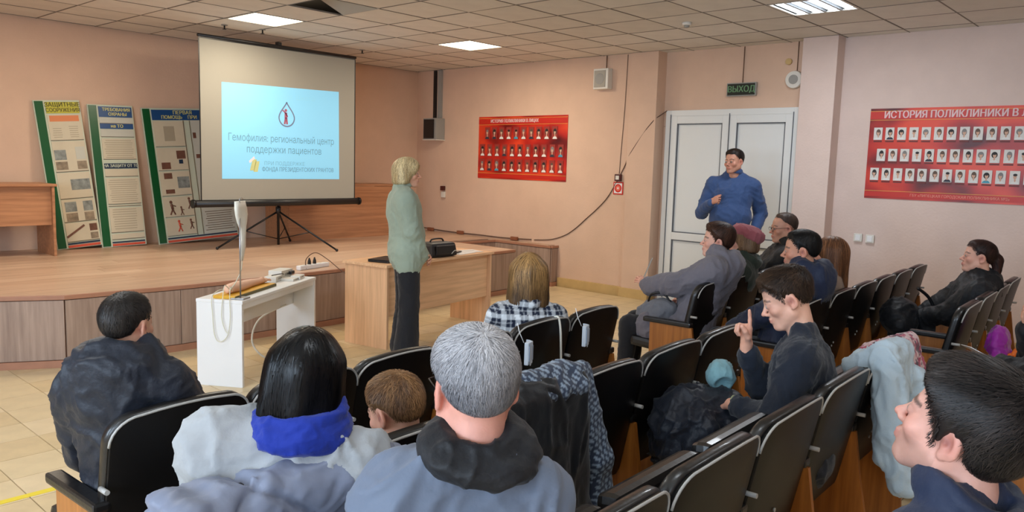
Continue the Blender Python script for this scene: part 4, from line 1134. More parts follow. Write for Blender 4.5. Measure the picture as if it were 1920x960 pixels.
# ------------------------------------------------------------------ head
def head_prims(v, fr, o):
    k = fr.k; R = fr.R
    def E(c, r, kk=.02, Rl=None, op='add'): v.ell(fr.p(c), np.array(r)*k, kk*k, R if Rl is None else R @ Rl, op)
    def Cc(a, b, ra, rb=None, kk=.02, op='add'): v.cap(fr.p(a), fr.p(b), ra*k, (ra if rb is None else rb)*k, kk*k, op)
    fat = o.get('fat', 1.0)
    E((0, -.015, .035), (.073, .093, .082), .0)
    E((0, .022, .045), (.063, .064, .058), .03)
    E((0, .032, -.022), (.056*fat, .056, .068), .03)
    for s in (-1, 1):
        Cc((s*.046*fat, .002, -.050), (s*.020, .058, -.094), .024*fat, .018, .03)
        E((s*.040*fat, .064, -.022), (.021, .018, .018), .025)
    E((0, .074, -.095), (.021, .018, .016), .022)
    Cc((-.036, .079, .020), (.036, .079, .020), .012, None, .014)
    for s in (-1, 1): E((s*.031, .100, .003), (.019, .016, .011), .012, None, 'sub')
    nl = o.get('nose', 1.0)
    Cc((0, .084, .014), (0, .102*1+.004*nl, -.022), .0075, .0092, .010)
    E((0, .108+.004*nl, -.028), (.0100, .0100, .0088), .009)
    for s in (-1, 1): E((s*.0125, .099, -.032), (.0075, .010, .007), .006)
    E((0, .075, -.060), (.030, .020, .024), .018)
    Cc((-.017, .0945, -.0555), (.017, .0945, -.0555), .0052, None, .006); Cc((-.015, .0935, -.0655), (.015, .0935, -.0655), .0062, None, .006)
    Cc((-.022, .101, -.0603), (.022, .101, -.0603), .0022, None, .003, 'sub')
    for s in (-1, 1):
        E((s*.031, .0835, .003), (.0150, .0118, .0115), .004)                     # lids round the eyeball
        E((s*.031, .0965, .0025), (.0118, .009, .0048), .002, None, 'sub')            # opening
    for s in (-1, 1):
        Rl = np.array(Matrix.Rotation(s*.35, 3, 'Z') @ Matrix.Rotation(-.18, 3, 'X'))
        E((s*.077, -.012, .000), (.009, .020, .032), .010, Rl)
        E((s*.087, -.006, .002), (.0105, .011, .019), .004, Rl, 'sub')
        E((s*.0765, -.002, -.003), (.006, .005, .007), .004)
        E((s*.076, -.006, -.027), (.007, .009, .010), .006)

def head_colors(P, fr, o):
    q = fr.inv(P); x, y, z = q[:, 0], q[:, 1], q[:, 2]; ax = np.abs(x)
    C = np.tile(np.array(lin(o.get('skin', (214, 164, 138)))), (len(P), 1))
    def mix(w, c):
        w = np.clip(w, 0, 1)[:, None]; return C*(1-w)+np.array(lin(c))*w
    g = lambda cx, cy, cz, r: np.exp(-((ax-cx)**2+(y-cy)**2+(z-cz)**2)/r**2)
    C = mix(.35*g(.04, .07, -.02, .028)+.35*g(0, .115, -.028, .016)+.45*g(.08, -.01, 0, .03), (206, 112, 96))
    if o.get('beard'): C = mix(o['beard']*((z < -.035) & (y > .0)).astype(float)*np.clip((-.030-z)/.02, 0, 1), (120, 96, 84))
    lw = ((y > .075)*np.exp(-((ax/.026)**4)-(((z+.0605)/.0085)**4)))
    C = mix(lw*.75, o.get('lips', (178, 96, 88)))
    bw = np.exp(-(((z-.0245-.006*np.sin(np.clip((ax-.015)/.035, 0, 1)*PI))/.0042)**4))*((ax > .011) & (ax < .052) & (y > .055))
    C = mix(.75*g(.078, -.004, .002, .011), (120, 56, 48))  # shade of the ear hollow painted into the skin
    C = mix(bw*.85, o.get('brow', (58, 40, 30)))
    C = mix(((y > .07)*np.exp(-((ax-.031)/.017)**4-((z-.0025)/.0085)**4))*.35, (96, 60, 50))
    C = mix(.5*((y > .06)*np.exp(-((ax-.008)/.005)**2-((z+.038)/.004)**2)), (110, 50, 44))
    return C*(1+.06*fbm(P*60, 2))[:, None]

# ------------------------------------------------------------------ hand
def hand_prims(v, w, d, n, side, k=1.0, curls=((.3, .4, .3),)*4, thumb=(.5, .3), spread=1.0):
    """w wrist, d pointing along the hand, n out of the back of the hand, side -1 left / +1 right"""
    d = unit(d); n = unit(n-d*(n@d)); t = np.cross(d, n)*(-side)          # t: towards the thumb
    w = np.asarray(w, float)
    v.cap(w-d*.03*k, w+d*.02*k, .024*k, .022*k, .012*k, flat=(n, .75))
    L = [(.072, .0085), (.080, .0088), (.074, .0083), (.058, .0075)]
    for i, off in enumerate((.027, .009, -.009, -.026)):
        kn = w+d*(.088-.005*abs(i-1))*k+t*off*k
        v.cap(w+d*.012*k+t*off*.55*k, kn, .013*k, .0115*k, .012*k)
        p = kn; a = 0.0; c = curls[min(i, len(curls)-1)]
        for j, fr_ in enumerate((.45, .31, .24)):
            a += c[j]; dv = unit(d*math.cos(a)-n*math.sin(a)+t*(.10*(1.5-i))*spread*(1 if j == 0 else .4))
            q = p+dv*L[i][0]*fr_*k; r = L[i][1]*(1-.10*j)
            v.cap(p, q, r*k, r*.92*k, .0035*k); p = q
    b = w+d*.022*k+t*.022*k; dv = unit(d*(.75-.2*thumb[0])+t*(.35+.6*thumb[0])-n*.35)
    v.cap(w+d*.015*k+t*.008*k, b, .015*k, .014*k, .012*k); p = b
    for j, l in enumerate((.040, .031, .025)):
        if j: dv = unit(dv+(d*.5-t*.5-n*.45)*thumb[1])
        q = p+dv*l*k; v.cap(p, q, (.0125-.0012*j)*k, (.0112-.0012*j)*k, .006*k); p = q

# ------------------------------------------------------------------ hair strands (thin ribbons lying on a sculpted hair volume)
def strands(v, P0, flow, n_seg, step, width, lift, rng, jit=.25):
    pts = [P0]; P = P0.copy(); nn = []
    for s in range(n_seg):
        N = v.grad(P); nn.append(N)
        D = flow(P)+rng.normal(0, jit, P.shape); D -= N*(D*N).sum(1, keepdims=True)
        D /= np.maximum(np.linalg.norm(D, axis=1, keepdims=True), 1e-9)
        P = P+D*step
        f = v.sample(P)[:, None]; f = np.clip(f, -.02, .02)
        P = P-v.grad(P)*(f-lift*(s+1)/n_seg); pts.append(P)
    nn.append(v.grad(P)); M = len(P0); k = n_seg+1
    V = np.zeros((M, k, 2, 3))
    wv = width*rng.uniform(.7, 1.3, (M, 1))
    for s in range(k):
        T = pts[min(s+1, n_seg)]-pts[max(s-1, 0)]; B = np.cross(T, nn[s]); B /= np.maximum(np.linalg.norm(B, axis=1, keepdims=True), 1e-9)
        w = wv*(1-.75*(s/n_seg)**2)*.5
        V[:, s, 0] = pts[s]-B*w; V[:, s, 1] = pts[s]+B*w
    base = (np.arange(M)*k*2)[:, None]
    Q = np.concatenate([base+np.array([[2*s, 2*s+1, 2*s+3, 2*s+2]]) for s in range(n_seg)])
    return V.reshape(-1, 3), Q.astype(np.int64), k*2
def hair_flow_short(fr, fwd=.3):
    c = fr.p(0, -.055, .118); up = fr.R[:, 2]; fy = fr.R[:, 1]
    def f(P):
        d = P-c; d = d/np.maximum(np.linalg.norm(d, axis=1, keepdims=True), 1e-6)
        return d+fy*fwd*np.clip((P-fr.t) @ up*12, -.5, 1)[:, None]-up*.35
    return f
def hair_flow_long(fr, part=0.0):
    up = fr.R[:, 2]; rx = fr.R[:, 0]; fy = fr.R[:, 1]
    def f(P):
        q = fr.inv(P); s = np.where(q[:, 0] > part, 1.0, -1.0); top = np.clip((q[:, 2]-.045)*14, 0, 1)
        back = np.clip((-q[:, 1]-.03)*10, 0, 1)*top
        return -up*(1.0-.5*top)[:, None]+rx*(s*top*.9*(1-back))[:, None]-fy*(back*.9)[:, None]
    return f

# ================================================================== PEOPLE
M_skin = mat('skin', (255, 255, 255), .5, attr=True, sss=.12, bump=.12, bscale=260, spec=.4, var=.03, vscale=40)
M_hairs = mat('hair', (255, 255, 255), .5, attr=True, spec=.3)
M_hairblack = mat('black_hair', (255, 255, 255), .33, attr=True, spec=.22)
M_eye = mat('eye', (255, 255, 255), .12, attr=True)
M_lens = mat('spectacle_lens', (240, 244, 246), .05, alpha=.18)
def cloth(name, c, rough=.8, bump=.45, bscale=55, sheen=.15, attr=True, spec=.3, var=.08, vs=6):
    return mat(name, c, rough, var=var, vscale=vs, bump=bump, bscale=bscale, attr=attr, sheen=sheen, spec=spec, bdist=.006)

def eye_mesh(name, fr, s, gaze, parent, iris=(84, 62, 44)):
    c = fr.p(s*.031, .0822, .003); r = .0122*fr.k; n = 14; m = 18
    g = unit(gaze); a = unit(np.cross(g, [0, 0, 1])); b = np.cross(a, g)
    V = [g]; 
    for i in range(1, n):
        th = PI*i/n
        for j in range(m): V.append(g*math.cos(th)+(a*math.cos(2*PI*j/m)+b*math.sin(2*PI*j/m))*math.sin(th))
    V.append(-g); V = np.array(V); F = []
    for j in range(m): F.append((0, 1+j, 1+(j+1) % m))
    for i in range(n-2):
        for j in range(m):
            p, q = 1+i*m+j, 1+i*m+(j+1) % m
            F.append((p, p+m, q+m)); F.append((p, q+m, q))
    for j in range(m): F.append((1+(n-2)*m+j, len(V)-1, 1+(n-2)*m+(j+1) % m))
    ca = V @ g; C = np.where((ca > .955)[:, None], np.array([[.01, .01, .01]]), np.where((ca > .84)[:, None], np.array([lin(iris)]), np.array([[.42, .40, .37]])))
    me = mesh_np(name, c+V*r, F, True); at = me.color_attributes.new('Col', 'FLOAT_COLOR', 'POINT')
    at.data.foreach_set('color', np.concatenate([C, np.ones((len(C), 1))], 1).astype(f32).ravel())
    return link(name, me, M_eye, parent)

def ik(S, W, l1, l2, hint):
    S, W = np.array(S, float), np.array(W, float); d = W-S; L = np.linalg.norm(d)
    if L > (l1+l2)*.985: W = S+d/L*(l1+l2)*.985; d = W-S; L = np.linalg.norm(d)
    a = (l1*l1-l2*l2+L*L)/(2*L); h = math.sqrt(max(l1*l1-a*a, 0)); u = d/L
    n = unit(np.array(hint, float)-u*(np.array(hint, float)@u)); return S+u*a+n*h, W

def person(label, loc, rz, head, hyaw, hp=0.0, hr=0.0, pose='sit', hipz=.53, hk=1.0, w=1.0, belly=0.0, top=None, legs=None, hair=None, look=None,
           armL=None, armR=None, hres=.005, cres=.011, face=True, kneez=None, o=None, kn=0.44, glasses=False, sex='m'):
    o = o or {}
    t = thing('person', label, 'person', (loc[0], loc[1], 0), rz)
    c_, s_ = math.cos(-rz), math.sin(-rz); Rz = np.array([[c_, -s_, 0], [s_, c_, 0], [0, 0, 1]])
    toL = lambda p: Rz @ (np.array(p, float)-np.array([loc[0], loc[1], 0]))
    H = np.array([0, 0, hipz]); hd = toL(head)
    Rh = rot(hyaw-rz, hp, hr); fr = Frame(Rh, hd, hk)
    N = hd+np.array([0, -.035, 0])*hk+(.45*np.array([0, 0, -1])+.55*(-Rh[:, 2]))*(.120*o.get('nl', 1))*hk
    T = N-H; L = np.linalg.norm(T); u = L/.55; z = T/L; x = unit(np.cross([0, 1, 0], z)); y = np.cross(z, x)
    tf = Frame(np.stack([x, y, z], 1), H, u); R = tf.R
    ww = w
    sh = {s: tf.p(s*.178*ww, -.008, .452) for s in (-1, 1)}
    arms = {}
    for s, A in ((-1, armL), (1, armR)):
        A = dict(A or {})
        W_ = toL(A['w']) if 'w' in A else (np.array([s*.085, .30*u, hipz+.115]) if pose == 'sit' else np.array([s*.24*ww, .03, hipz-.12]))
        hint = A.get('hint', (s*.8, -.5, -.6))
        E_, W_ = ik(sh[s], W_, .285*u, .250*u, hint)
        dflt_d = (-s*.55, .75, -.15) if pose == 'sit' else (0, .1, -1)
        dflt_n = (s*.1, .15, 1) if pose == 'sit' else (s, 0, .1)
        arms[s] = dict(E=E_, W=W_, d=unit(A.get('d', dflt_d)), n=unit(A.get('n', dflt_n)), curls=A.get('curls', ((.35, .45, .3),)*4), thumb=A.get('thumb', (.4, .3)), show=A.get('show', True), k=A.get('k', 1))
    if pose == 'sit':
        lg = {s: (np.array([s*.088*u, .04, hipz]), np.array([s*.105*u, kn*u, (kneez or hipz+.0)]), np.array([s*.11*u, kn*u+.03, .085])) for s in (-1, 1)}
    else:
        lg = {s: (np.array([s*.088*u, 0, hipz]), np.array([s*.100*u, .015, hipz*.52]), np.array([s*.105*u, -.01, .085])) for s in (-1, 1)}
    tp = dict(c=None, t=.012, hem=-.12, amp=.007, k=.02); tp.update(top or {})
    gt = tp['t']
    def torso(v, t, kk=.05):
        v.ell(tf.p(0, 0, .01), np.array([.165*ww+t, .125+t+belly*.5, .12+t])*u, kk, R)
        v.ell(tf.p(0, .012+belly*.5, .155), np.array([.148*ww+t+belly*.5, .112+t+belly*.6, .15+t])*u, kk, R)
        v.ell(tf.p(0, .0, .335), np.array([.165*ww+t, .115+t, .165+t])*u, kk, R)
        v.cap(tf.p(-.140*ww, -.01, .448), tf.p(.140*ww, -.01, .448), (.062+t)*u, None, kk)
        for s in (-1, 1): v.cap(tf.p(s*.115*ww, -.012, .475), tf.p(s*.03, -.012, .545), (.042+t*.7)*u, (.046+t*.5)*u, .03)
    def arm(v, s, t, upto=1.0, kk=.03):
        A = arms[s]; v.cap(sh[s], A['E'], (.054+t)*u, (.044+t)*u, kk); We = A['E']+(A['W']-A['E'])*upto
        v.cap(A['E'], We, (.043+t)*u, (.030+t*.9)*u, kk*.7)
    # --- the body: torso, limbs, neck and head, hands: one mesh
    allp = np.array([H, N]+[sh[s] for s in sh]+[arms[s][k] for s in arms for k in 'EW']+[p for s in lg for p in lg[s]])
    v = Vol(allp.min(0)-.22, allp.max(0)+.2, .021)
    torso(v, -.012)
    for s in (-1, 1):
        arm(v, s, -.006); a, b, c = lg[s]
        v.cap(a, b, .074*u, .054*u, .03); v.cap(b, c, .052*u, .036*u, .03); v.cap(c+[0, .0, -.02], c+[0, .11, -.045], .034, .028, .03)
    v.cap(hd+Rh @ [0, -.02, -.05], N, .048*hk, .052*hk, .03)
    P, Q = v.net(); skin = np.array(lin(o.get('skin', (214, 164, 138)))); parts = [(P, Q, np.tile(skin, (len(P), 1)))]
    q = np.array([.135, .165, .175])*hk
    v = Vol(np.minimum(hd-q, N-.05), np.maximum(hd+q, N+.05), hres)
    head_prims(v, fr, o)
    nk = o.get('neck', 1.0)
    v.cap(fr.p(0, -.022, -.045), N+[0, 0, -.01], .050*hk*nk, .056*hk*nk, .022)
    P, Q = v.net(); P = relax(P, Q, 1, .35); parts.append((P, Q, head_colors(P, fr, o)))
    for s in (-1, 1):
        A = arms[s]
        if not A['show']: continue
        v = Vol(A['W']-.22*hk, A['W']+.22*hk, .0052)
        v.cap(A['W']-unit(A['W']-A['E'])*.07, A['W'], .032*u, .027*u, .01)
        hand_prims(v, A['W'], A['d'], A['n'], s, hk*.98*A.get('k', 1), A['curls'], A['thumb'])
        P, Q = v.net(); parts.append((P, Q, np.tile(skin*np.array([1, .93, .9]), (len(P), 1))*(1+.05*fbm(P*50, 2))[:, None]))
    sculpt('body', parts, M_skin, t)
    # --- eyes
    if face:
        gz = unit(Rh @ np.array(look or (0, 1, -.05)))
        for s in (-1, 1): eye_mesh('eye', fr, s, gz, t)
    # --- upper garment
    lo, hi = allp.min(0)-.30, allp.max(0)+.3
    lo[2] = min(tf.p(0, 0, tp['hem']-.1)[2], min(arms[s]['W'][2] for s in arms)-.1); hi[2] = hd[2]
    if tp.get('long') is None: pass
    hp_ = np.array([H, N]+[sh[s] for s in sh]+[arms[s][k] for s in arms for k in 'EW'])
    lo[:2] = hp_.min(0)[:2]-.24; hi[:2] = hp_.max(0)[:2]+.24
    v = Vol(lo, hi, cres); torso(v, gt)
    slv = tp.get('sleeve', .96)
    for s in (-1, 1): arm(v, s, gt, slv)
    if tp.get('skirt'):
        for s in (-1, 1): v.cap(lg[s][0], lg[s][0]+(lg[s][1]-lg[s][0])*tp['skirt'], (tp.get('skr', .088)+gt)*u, (tp.get('skr', .088)+gt)*u, .05)
    else: v.cut(tf.p(0, 0, tp['hem']), -z*.9+np.array([0, 0, -.1]), .012)
    if tp.get('hood'):
        hs = tp['hood']; Rt = R @ rot(0, -.30, 0); hz = tp.get('hoodz', 0)
        v.torus(tf.p(0, -.035, .555+hz), .084*hs, .036*hs, .03, Rt, 1.10, 1.35)
        v.ell(tf.p(0, -.105, .50+hz*.6), np.array([.125, .055, .12])*hs, .04, R @ rot(0, .2, 0))
    if tp.get('collar'):
        cs = tp['collar']; v.torus(tf.p(0, -.010, .560), .068*cs, .017*cs, .012, R @ rot(0, -.25, 0), 1.0, 1.7)
    for c, r in tp.get('extra', []): v.ell(toL(c), r, .06)
    # open the neck
    v.cap(N+z*(.045 if 'nc' not in tp else .02)+y*.012, N+z*.30+y*.04, (.050 if 'nc' not in tp else .07)*hk, tp.get('nc', .080)*hk, .012, 'sub')
    if tp.get('vee'): v.cap(tf.p(0, .10, .40), tf.p(0, .08, .62), .016*u, .055*u, .012, 'sub')
    P, Q = v.net(); P = relax(P, Q, 1, .3); Nn = vnormals(P, Q)
    sd = loc[0]*3.7
    P = P+Nn*folds(P, tp['amp'], tp.get('ff', (10, 10, 6)), sd)[:, None]
    if tp.get('quilt'):
        qz = tf.inv(P); P = P+Nn*(-.010*np.exp(-((np.mod(qz[:, 2], tp['quilt'])-.5*tp['quilt'])/.010)**2))[:, None]
    C = tp['pat'](P, tf) if tp.get('pat') else None
    g = sculpt(tp['name'], [(P, Q, C)], tp['m'], t)
    if tp.get('lab'): g['label'] = tp['lab']
    if tp.get('shirt'):
        v = Vol(N-.12, N+np.array([.12, .14, .14]), .006); cs = 1.0
        v.torus(tf.p(0, .004, .570), .064*hk, .016, .008, R @ rot(0, -.22, 0), 1.05, 1.9)
        v.cap(N+y*.008-z*.1, N+z*.2+y*.02, .053*hk, .056*hk, .006, 'sub'); v.cap(tf.p(0, .09, .50), tf.p(0, .08, .64), .012, .03, .006, 'sub')
        P, Q = v.net(); k = sculpt('collar', [(P, Q, None)], tp['shirt'], t)
    # --- trousers and shoes
    if legs is not False:
        lm = legs or dict(m=M_trouser)
        ap = np.array([p for s in lg for p in lg[s]]+[H]); v = Vol(ap.min(0)-.16, ap.max(0)+.17, lm.get('res', .015)); tt = lm.get('t', .014)
        v.ell(tf.p(0, 0, .0), np.array([.168*ww+.008, .128+.008, .12])*u, .04, R)
        for s in (-1, 1):
            a, b, c = lg[s]; v.cap(a, b, (.078+tt)*u, (.058+tt)*u, .03); v.cap(b, c+[0, 0, -.0], (.056+tt)*u, (.042+lm.get('tc', tt*1.3))*u, .03)
        P, Q = v.net(); Nn = vnormals(P, Q); P = P+Nn*folds(P, .006, (8, 8, 7), sd+2)[:, None]
        sculpt('trousers', [(P, Q, None)], lm['m'], t)
        for s in (-1, 1):
            c = lg[s][2]; v = Vol(c+[-.09, -.12, -.10], c+[.09, .25, .08], .010)
            v.cap(c+[0, -.01, -.035], c+[s*.012, .14, -.052], .042, .036, .02); v.cap(c+[0, 0, -.02], c+[0, 0, .02], .045, .045, .02)
            v.cut(c+[0, 0, -.084], (0, 0, -1), .004)
            P, Q = v.net(); sculpt('shoe', [(P, Q, None)], M_shoe, t)
    if hair: make_hair(t, fr, hair, hres)
    if glasses:
        gm = MB(); k = hk
        for s in (-1, 1):
            pts = [fr.p(s*.032+.023*math.cos(a), .104, .002+.016*math.sin(a)) for a in [2*PI*i/18 for i in range(19)]]
            gm.tube(pts, .0014, 6)
            gm.tube([fr.p(s*.055, .103, .006), fr.p(s*.076, .075, .010), fr.p(s*.082, .0, .012), fr.p(s*.081, -.022, .0)], .0016, 6)
        gm.tube([fr.p(-.009, .106, .006), fr.p(0, .109, .009), fr.p(.009, .106, .006)], .0014, 6)
        gm.build('glasses', M_blackm, t)
    t['_s'] = 1
    del t['_s']
    return t, fr, tf, N

def make_hair(t, fr, h, hres):
    k = fr.k; R = fr.R; kind = h['kind']; th = h.get('th', .012)
    res = max(hres, .0045)
    v = Vol(fr.t-np.array([.20, .23, .36])*k, fr.t+np.array([.20, .20, .22])*k, res)
    def E(c, r, kk=.02, op='add', Rl=None): v.ell(fr.p(c), np.array(r)*k, kk*k, R if Rl is None else R @ Rl, op)
    def Cc(a, b, ra, rb, kk=.02, op='add'): v.cap(fr.p(a), fr.p(b), ra*k, rb*k, kk*k, op)
    flow = hair_flow_short(fr, h.get('fwd', .3)); nseg, step = 4, h.get('step', .007)
    hline = None
    if kind in ('short', 'tied'):
        E((0, -.015, .035), (.073, .093, .082), 0); E((0, .022, .045), (.063, .064, .058), .03)
        if kind == 'tied':
            E((0, -.112, .005), (.030, .025, .03), .015); Cc((0, -.122, -.005), (0, -.135, -.15), .030, .016, .02)
        def hline(q):
            x, y, z = np.abs(q[..., 0]), q[..., 1], q[..., 2]
            g = .765*(z-.070)-.644*(y-.088-h.get('line', 0))
            sd = np.clip((x-.045)/.015, 0, 1)
            g = g-.012*np.exp(-((x-.052)/.02)**2-((y-.062)/.03)**2)
            g = g+h.get('side', .6)*.030*sd*np.exp(-((y-.014)/.013)**2-((z+.004)/.03)**2)
            g = g-.050*sd*np.exp(-((y+.012)/.020)**2-((z+.002)/.024)**2)
            if kind == 'tied': g = np.maximum(g, .03*(y < -.1))
            return g
        X, Y, Z = [A.astype(float) for A in np.meshgrid(*v.ax, indexing='ij')]
        q = np.stack([X-fr.t[0], Y-fr.t[1], Z-fr.t[2]], -1) @ R/k
        g = np.clip(hline(q)/h.get('fade', .045), 0, 1); w = g*g*(3-2*g)
        tk = th+h.get('top', .01)*np.clip((q[..., 2]-.02)*12, 0, 1)+h.get('fr', 0)*np.exp(-((q[..., 1]-.070)/.032)**2-((q[..., 2]-.088)/.035)**2)
        near = v.F < .1
        v.F = np.where(near, v.F-(tk*w-.0045*(1-w))*k, v.F).astype(f32)
    else:
        E((0, -.015, .035), (.073+th, .093+th, .082+th), 0); E((0, .018, .048), (.062+th, .062+th, .058+th), .03)
        zl = h.get('zl', -.10); wd = h.get('wd', 1.0)
        for s in (-1, 1):
            Cc((s*.066*wd, -.005, .04), (s*.080*wd, -.004, zl+.03), .034, .034, .03)
            Cc((s*.052*wd, -.055, .03), (s*.062*wd, -.055, zl+.02), .044, .042, .03)
        Cc((0, -.075, .02), (0, -.078, zl+.02), .046, .044, .03)
        E((0, -.05, -.03), (.088*wd, .062, .10), .03)
        E((0, .110, -.035), (.058*h.get('open', 1), .085, .105), .02, 'sub')
        E((0, .092, .035), (.043, .03, .03), .015, 'sub')
        E((0, -.0, zl-.06), (.055, .075, .09), .02, 'sub')
        v.cut(fr.p(0, 0, zl), R @ np.array([0, h.get('tilt', .1), -1]), .012)
        flow = hair_flow_long(fr, h.get('part', 0.0)); nseg, step = h.get('nseg', 6), h.get('step', .016)
    P, Q = v.net(); Nn = vnormals(P, Q); q = fr.inv(P)
    D = flow(P); D = unit_rows(D)
    A = unit_rows(np.cross(D, Nn)); co = np.stack([(q @ np.array([1, 0, 0])), q[:, 1], q[:, 2]], 1)
    gro = vnoise(np.stack([np.arctan2(q[:, 0], q[:, 1]+.02)*h.get('gf', 9), q[:, 2]*5, q[:, 1]*3], 1))
    if hline is not None: gro = gro*np.clip(hline(q)/.03, 0, 1)
    P2 = P+Nn*(gro*h.get('ga', .003)*k)[:, None]
    c0 = np.array(lin(h['c'])); c1 = np.array(lin(h.get('c2', h['c'])))
    mixw = np.clip(.5+.5*fbm(co*np.array([30, 30, 8]), 2), 0, 1)[:, None]
    if h.get('roots'): mixw = np.clip((q[:, 2:3]-.03)*12, 0, 1)*.7+.3*mixw
    C = (c0*(1-mixw)+c1*mixw)
    base = (P2, Q, C*.8)
    n = h.get('n', 900); rng = np.random.default_rng(int(abs(fr.t[2])*1e4) % 9999)
    qq = fr.inv(P)
    ok = np.arange(len(P)) if hline is None else np.flatnonzero((hline(qq) > .010) & ~((np.abs(qq[:, 0]) > .05) & (qq[:, 1] > -.048) & (qq[:, 1] < .016) & (qq[:, 2] < .062)))
    idx = ok[rng.integers(0, len(ok), n)]; P0 = P[idx]+rng.normal(0, res*.4, (n, 3))
    v2 = v; stepv = step
    if hline is not None:
        import copy
        stepv = step*np.clip(hline(fr.inv(P0))/.05, .18, 1)[:, None]
        v2 = copy.copy(v); v2.F = v.F.copy(); head_prims(v2, fr, {})
    SV, SQ, per = strands(v2, P0, flow, nseg, stepv*k, h.get('wid', .0022)*k, h.get('lift', .005)*k, rng, h.get('jit', .22))
    q0 = fr.inv(P0)
    mw = np.clip(.5+.5*fbm(q0*np.array([30, 30, 8]), 2)+rng.normal(0, .25, n), 0, 1)[:, None]
    if h.get('roots'): mw = np.clip((q0[:, 2:3]-.03)*12, 0, 1)*.7+.3*mw
    SC = (c0*(1-mw)+c1*mw)*rng.uniform(.6, 1.45, (n, 1)); SC = np.repeat(SC, per, 0)
    o = sculpt('hair', [base, (SV, SQ, SC)], h.get('m', M_hairs), t)
    return o
def unit_rows(D): return D/np.maximum(np.linalg.norm(D, axis=1, keepdims=True), 1e-9)

def soft(name, v, m, parent=None, amp=.006, ff=(10, 10, 6), seed=0, pat=None, extra=None):
    P, Q = v.net(); P = relax(P, Q, 1, .3); N = vnormals(P, Q); P = P+N*folds(P, amp, ff, seed)[:, None]
    if extra is not None: P = P+N*extra(P)[:, None]
    return sculpt(name, [(P, Q, pat(P) if pat else None)], m, parent)

M_trouser = cloth('dark_trousers', (30, 31, 36), .85)
M_jean = cloth('blue_jeans', (44, 56, 84), .85)
M_shoe = mat('black_shoe', (24, 22, 22), .45, attr=True, var=.1)
M_jkt_black = cloth('black_jacket', (22, 23, 27), .6, sheen=.05)
M_jkt_navy = cloth('navy_jacket', (28, 38, 62), .62, sheen=.1)
M_jkt_char = cloth('charcoal_puffer', (28, 32, 42), .5, sheen=.05)
M_sweat = cloth('dark_blue_sweatshirt', (24, 30, 42), .85)
M_lgrey = cloth('light_grey_fleece', (156, 158, 160), .9, bump=.4)
M_bgrey = cloth('blue_grey_jacket', (96, 106, 124), .6, sheen=.1, bump=.2)
M_sage = cloth('sage_jacket', (152, 166, 150), .75)
M_shirt = cloth('blue_shirt', (54, 78, 122), .75)
M_gcoat = cloth('grey_wool_coat', (112, 108, 116), .95, bump=.5)
M_green_c = cloth('dark_green_coat', (52, 62, 54), .8)
M_beige = cloth('beige_cardigan', (150, 128, 112), .9)
M_plaid = cloth('plaid_flannel', (255, 255, 255), .9, var=.03)
M_scarf = cloth('royal_blue_scarf', (16, 42, 138), .8)
M_lav = cloth('lavender_puffer', (118, 124, 142), .5, bump=.15, sheen=.05)
M_lining = cloth('patterned_lining', (255, 255, 255), .7, var=.03)
M_blackw = cloth('black_leather_jacket', (16, 17, 21), .42, bump=.2)
M_pale = cloth('pale_denim', (180, 198, 210), .8)
M_pink = cloth('floral_scarf', (255, 255, 255), .85, var=.04)
M_teal = cloth('teal_cloth', (120, 160, 168), .8)
M_purple = cloth('purple_satin', (150, 40, 150), .35, bump=.2)
M_beret = cloth('pink_wool_beret', (156, 88, 96), .95, bump=.5)

def plaid(P, tf):
    q = tf.inv(P); x, z = q[:, 0]+.3*q[:, 1], q[:, 2]
    def band(a, per, ph, wd): return (np.abs(np.mod(a/per+ph, 1)-.5) < wd).astype(float)
    n = 1-.52*band(x, .074, 0, .19)-.52*band(z, .074, .2, .19)-.3*band(x, .074, .5, .045)-.3*band(z, .074, .7, .045)
    n = np.clip(n, 0, 1)[:, None]
    return np.array(lin((214, 218, 222)))*(1-n)+np.array(lin((22, 30, 50)))*n
D2 = math.radians
# 1 boy on the left
person('boy with cropped dark hair and dark hooded jacket seen from behind at the left', (1.0, 2.50), D2(-50), (1.0, 2.55, 1.095), D2(-57), .02, 0, hipz=.50, hk=.86, w=.94,
       top=dict(name='jacket', m=M_jkt_char, t=.030, hood=1.08, hoodz=.0, amp=.013, hem=-.16, ff=(9, 9, 9)), hair=dict(kind='short', c=(24, 22, 22), c2=(44, 38, 34), th=.006, top=.007, n=3200, step=.0045, lift=.003, wid=.0020), hres=.0045, cres=.010)
# 2 woman with the black bob
t, fr, tf, N = person('woman with black bob hair, blue scarf and light grey fleece in the foreground', (1.03, 1.79), D2(-38), (1.085, 1.67, 1.098), D2(-42), .12, .10, hipz=.49, hk=.95, w=1.04, sex='f',
       top=dict(name='fleece', m=M_lgrey, t=.046, hem=-.16, amp=.020, ff=(6, 6, 6)), hair=dict(kind='bob', m=M_hairblack, c=(5, 5, 6), c2=(12, 11, 13), th=.016, zl=-.120, wd=1.0, n=3800, step=.019, wid=.0020, lift=.002, ga=.002, jit=.07, tilt=-.12), hres=.005, cres=.0095,
       armL=dict(hint=(-.55, -.5, -.7)), armR=dict(hint=(.55, -.5, -.7)))
v = Vol(N-.24, N+.24, .006)
v.torus(N+[0, -.006, .002], .080, .032, .02, rot(0, -.15, .05), 1.10, 1.05); v.torus(N+[0, .0, .036], .076, .026, .02, rot(0, -.25, -.08), 1.08, 1.0); v.ell(N+[0, -.070, -.015], (.075, .035, .035), .03)
soft('scarf', v, M_scarf, t, .009, (9, 9, 26), 2)
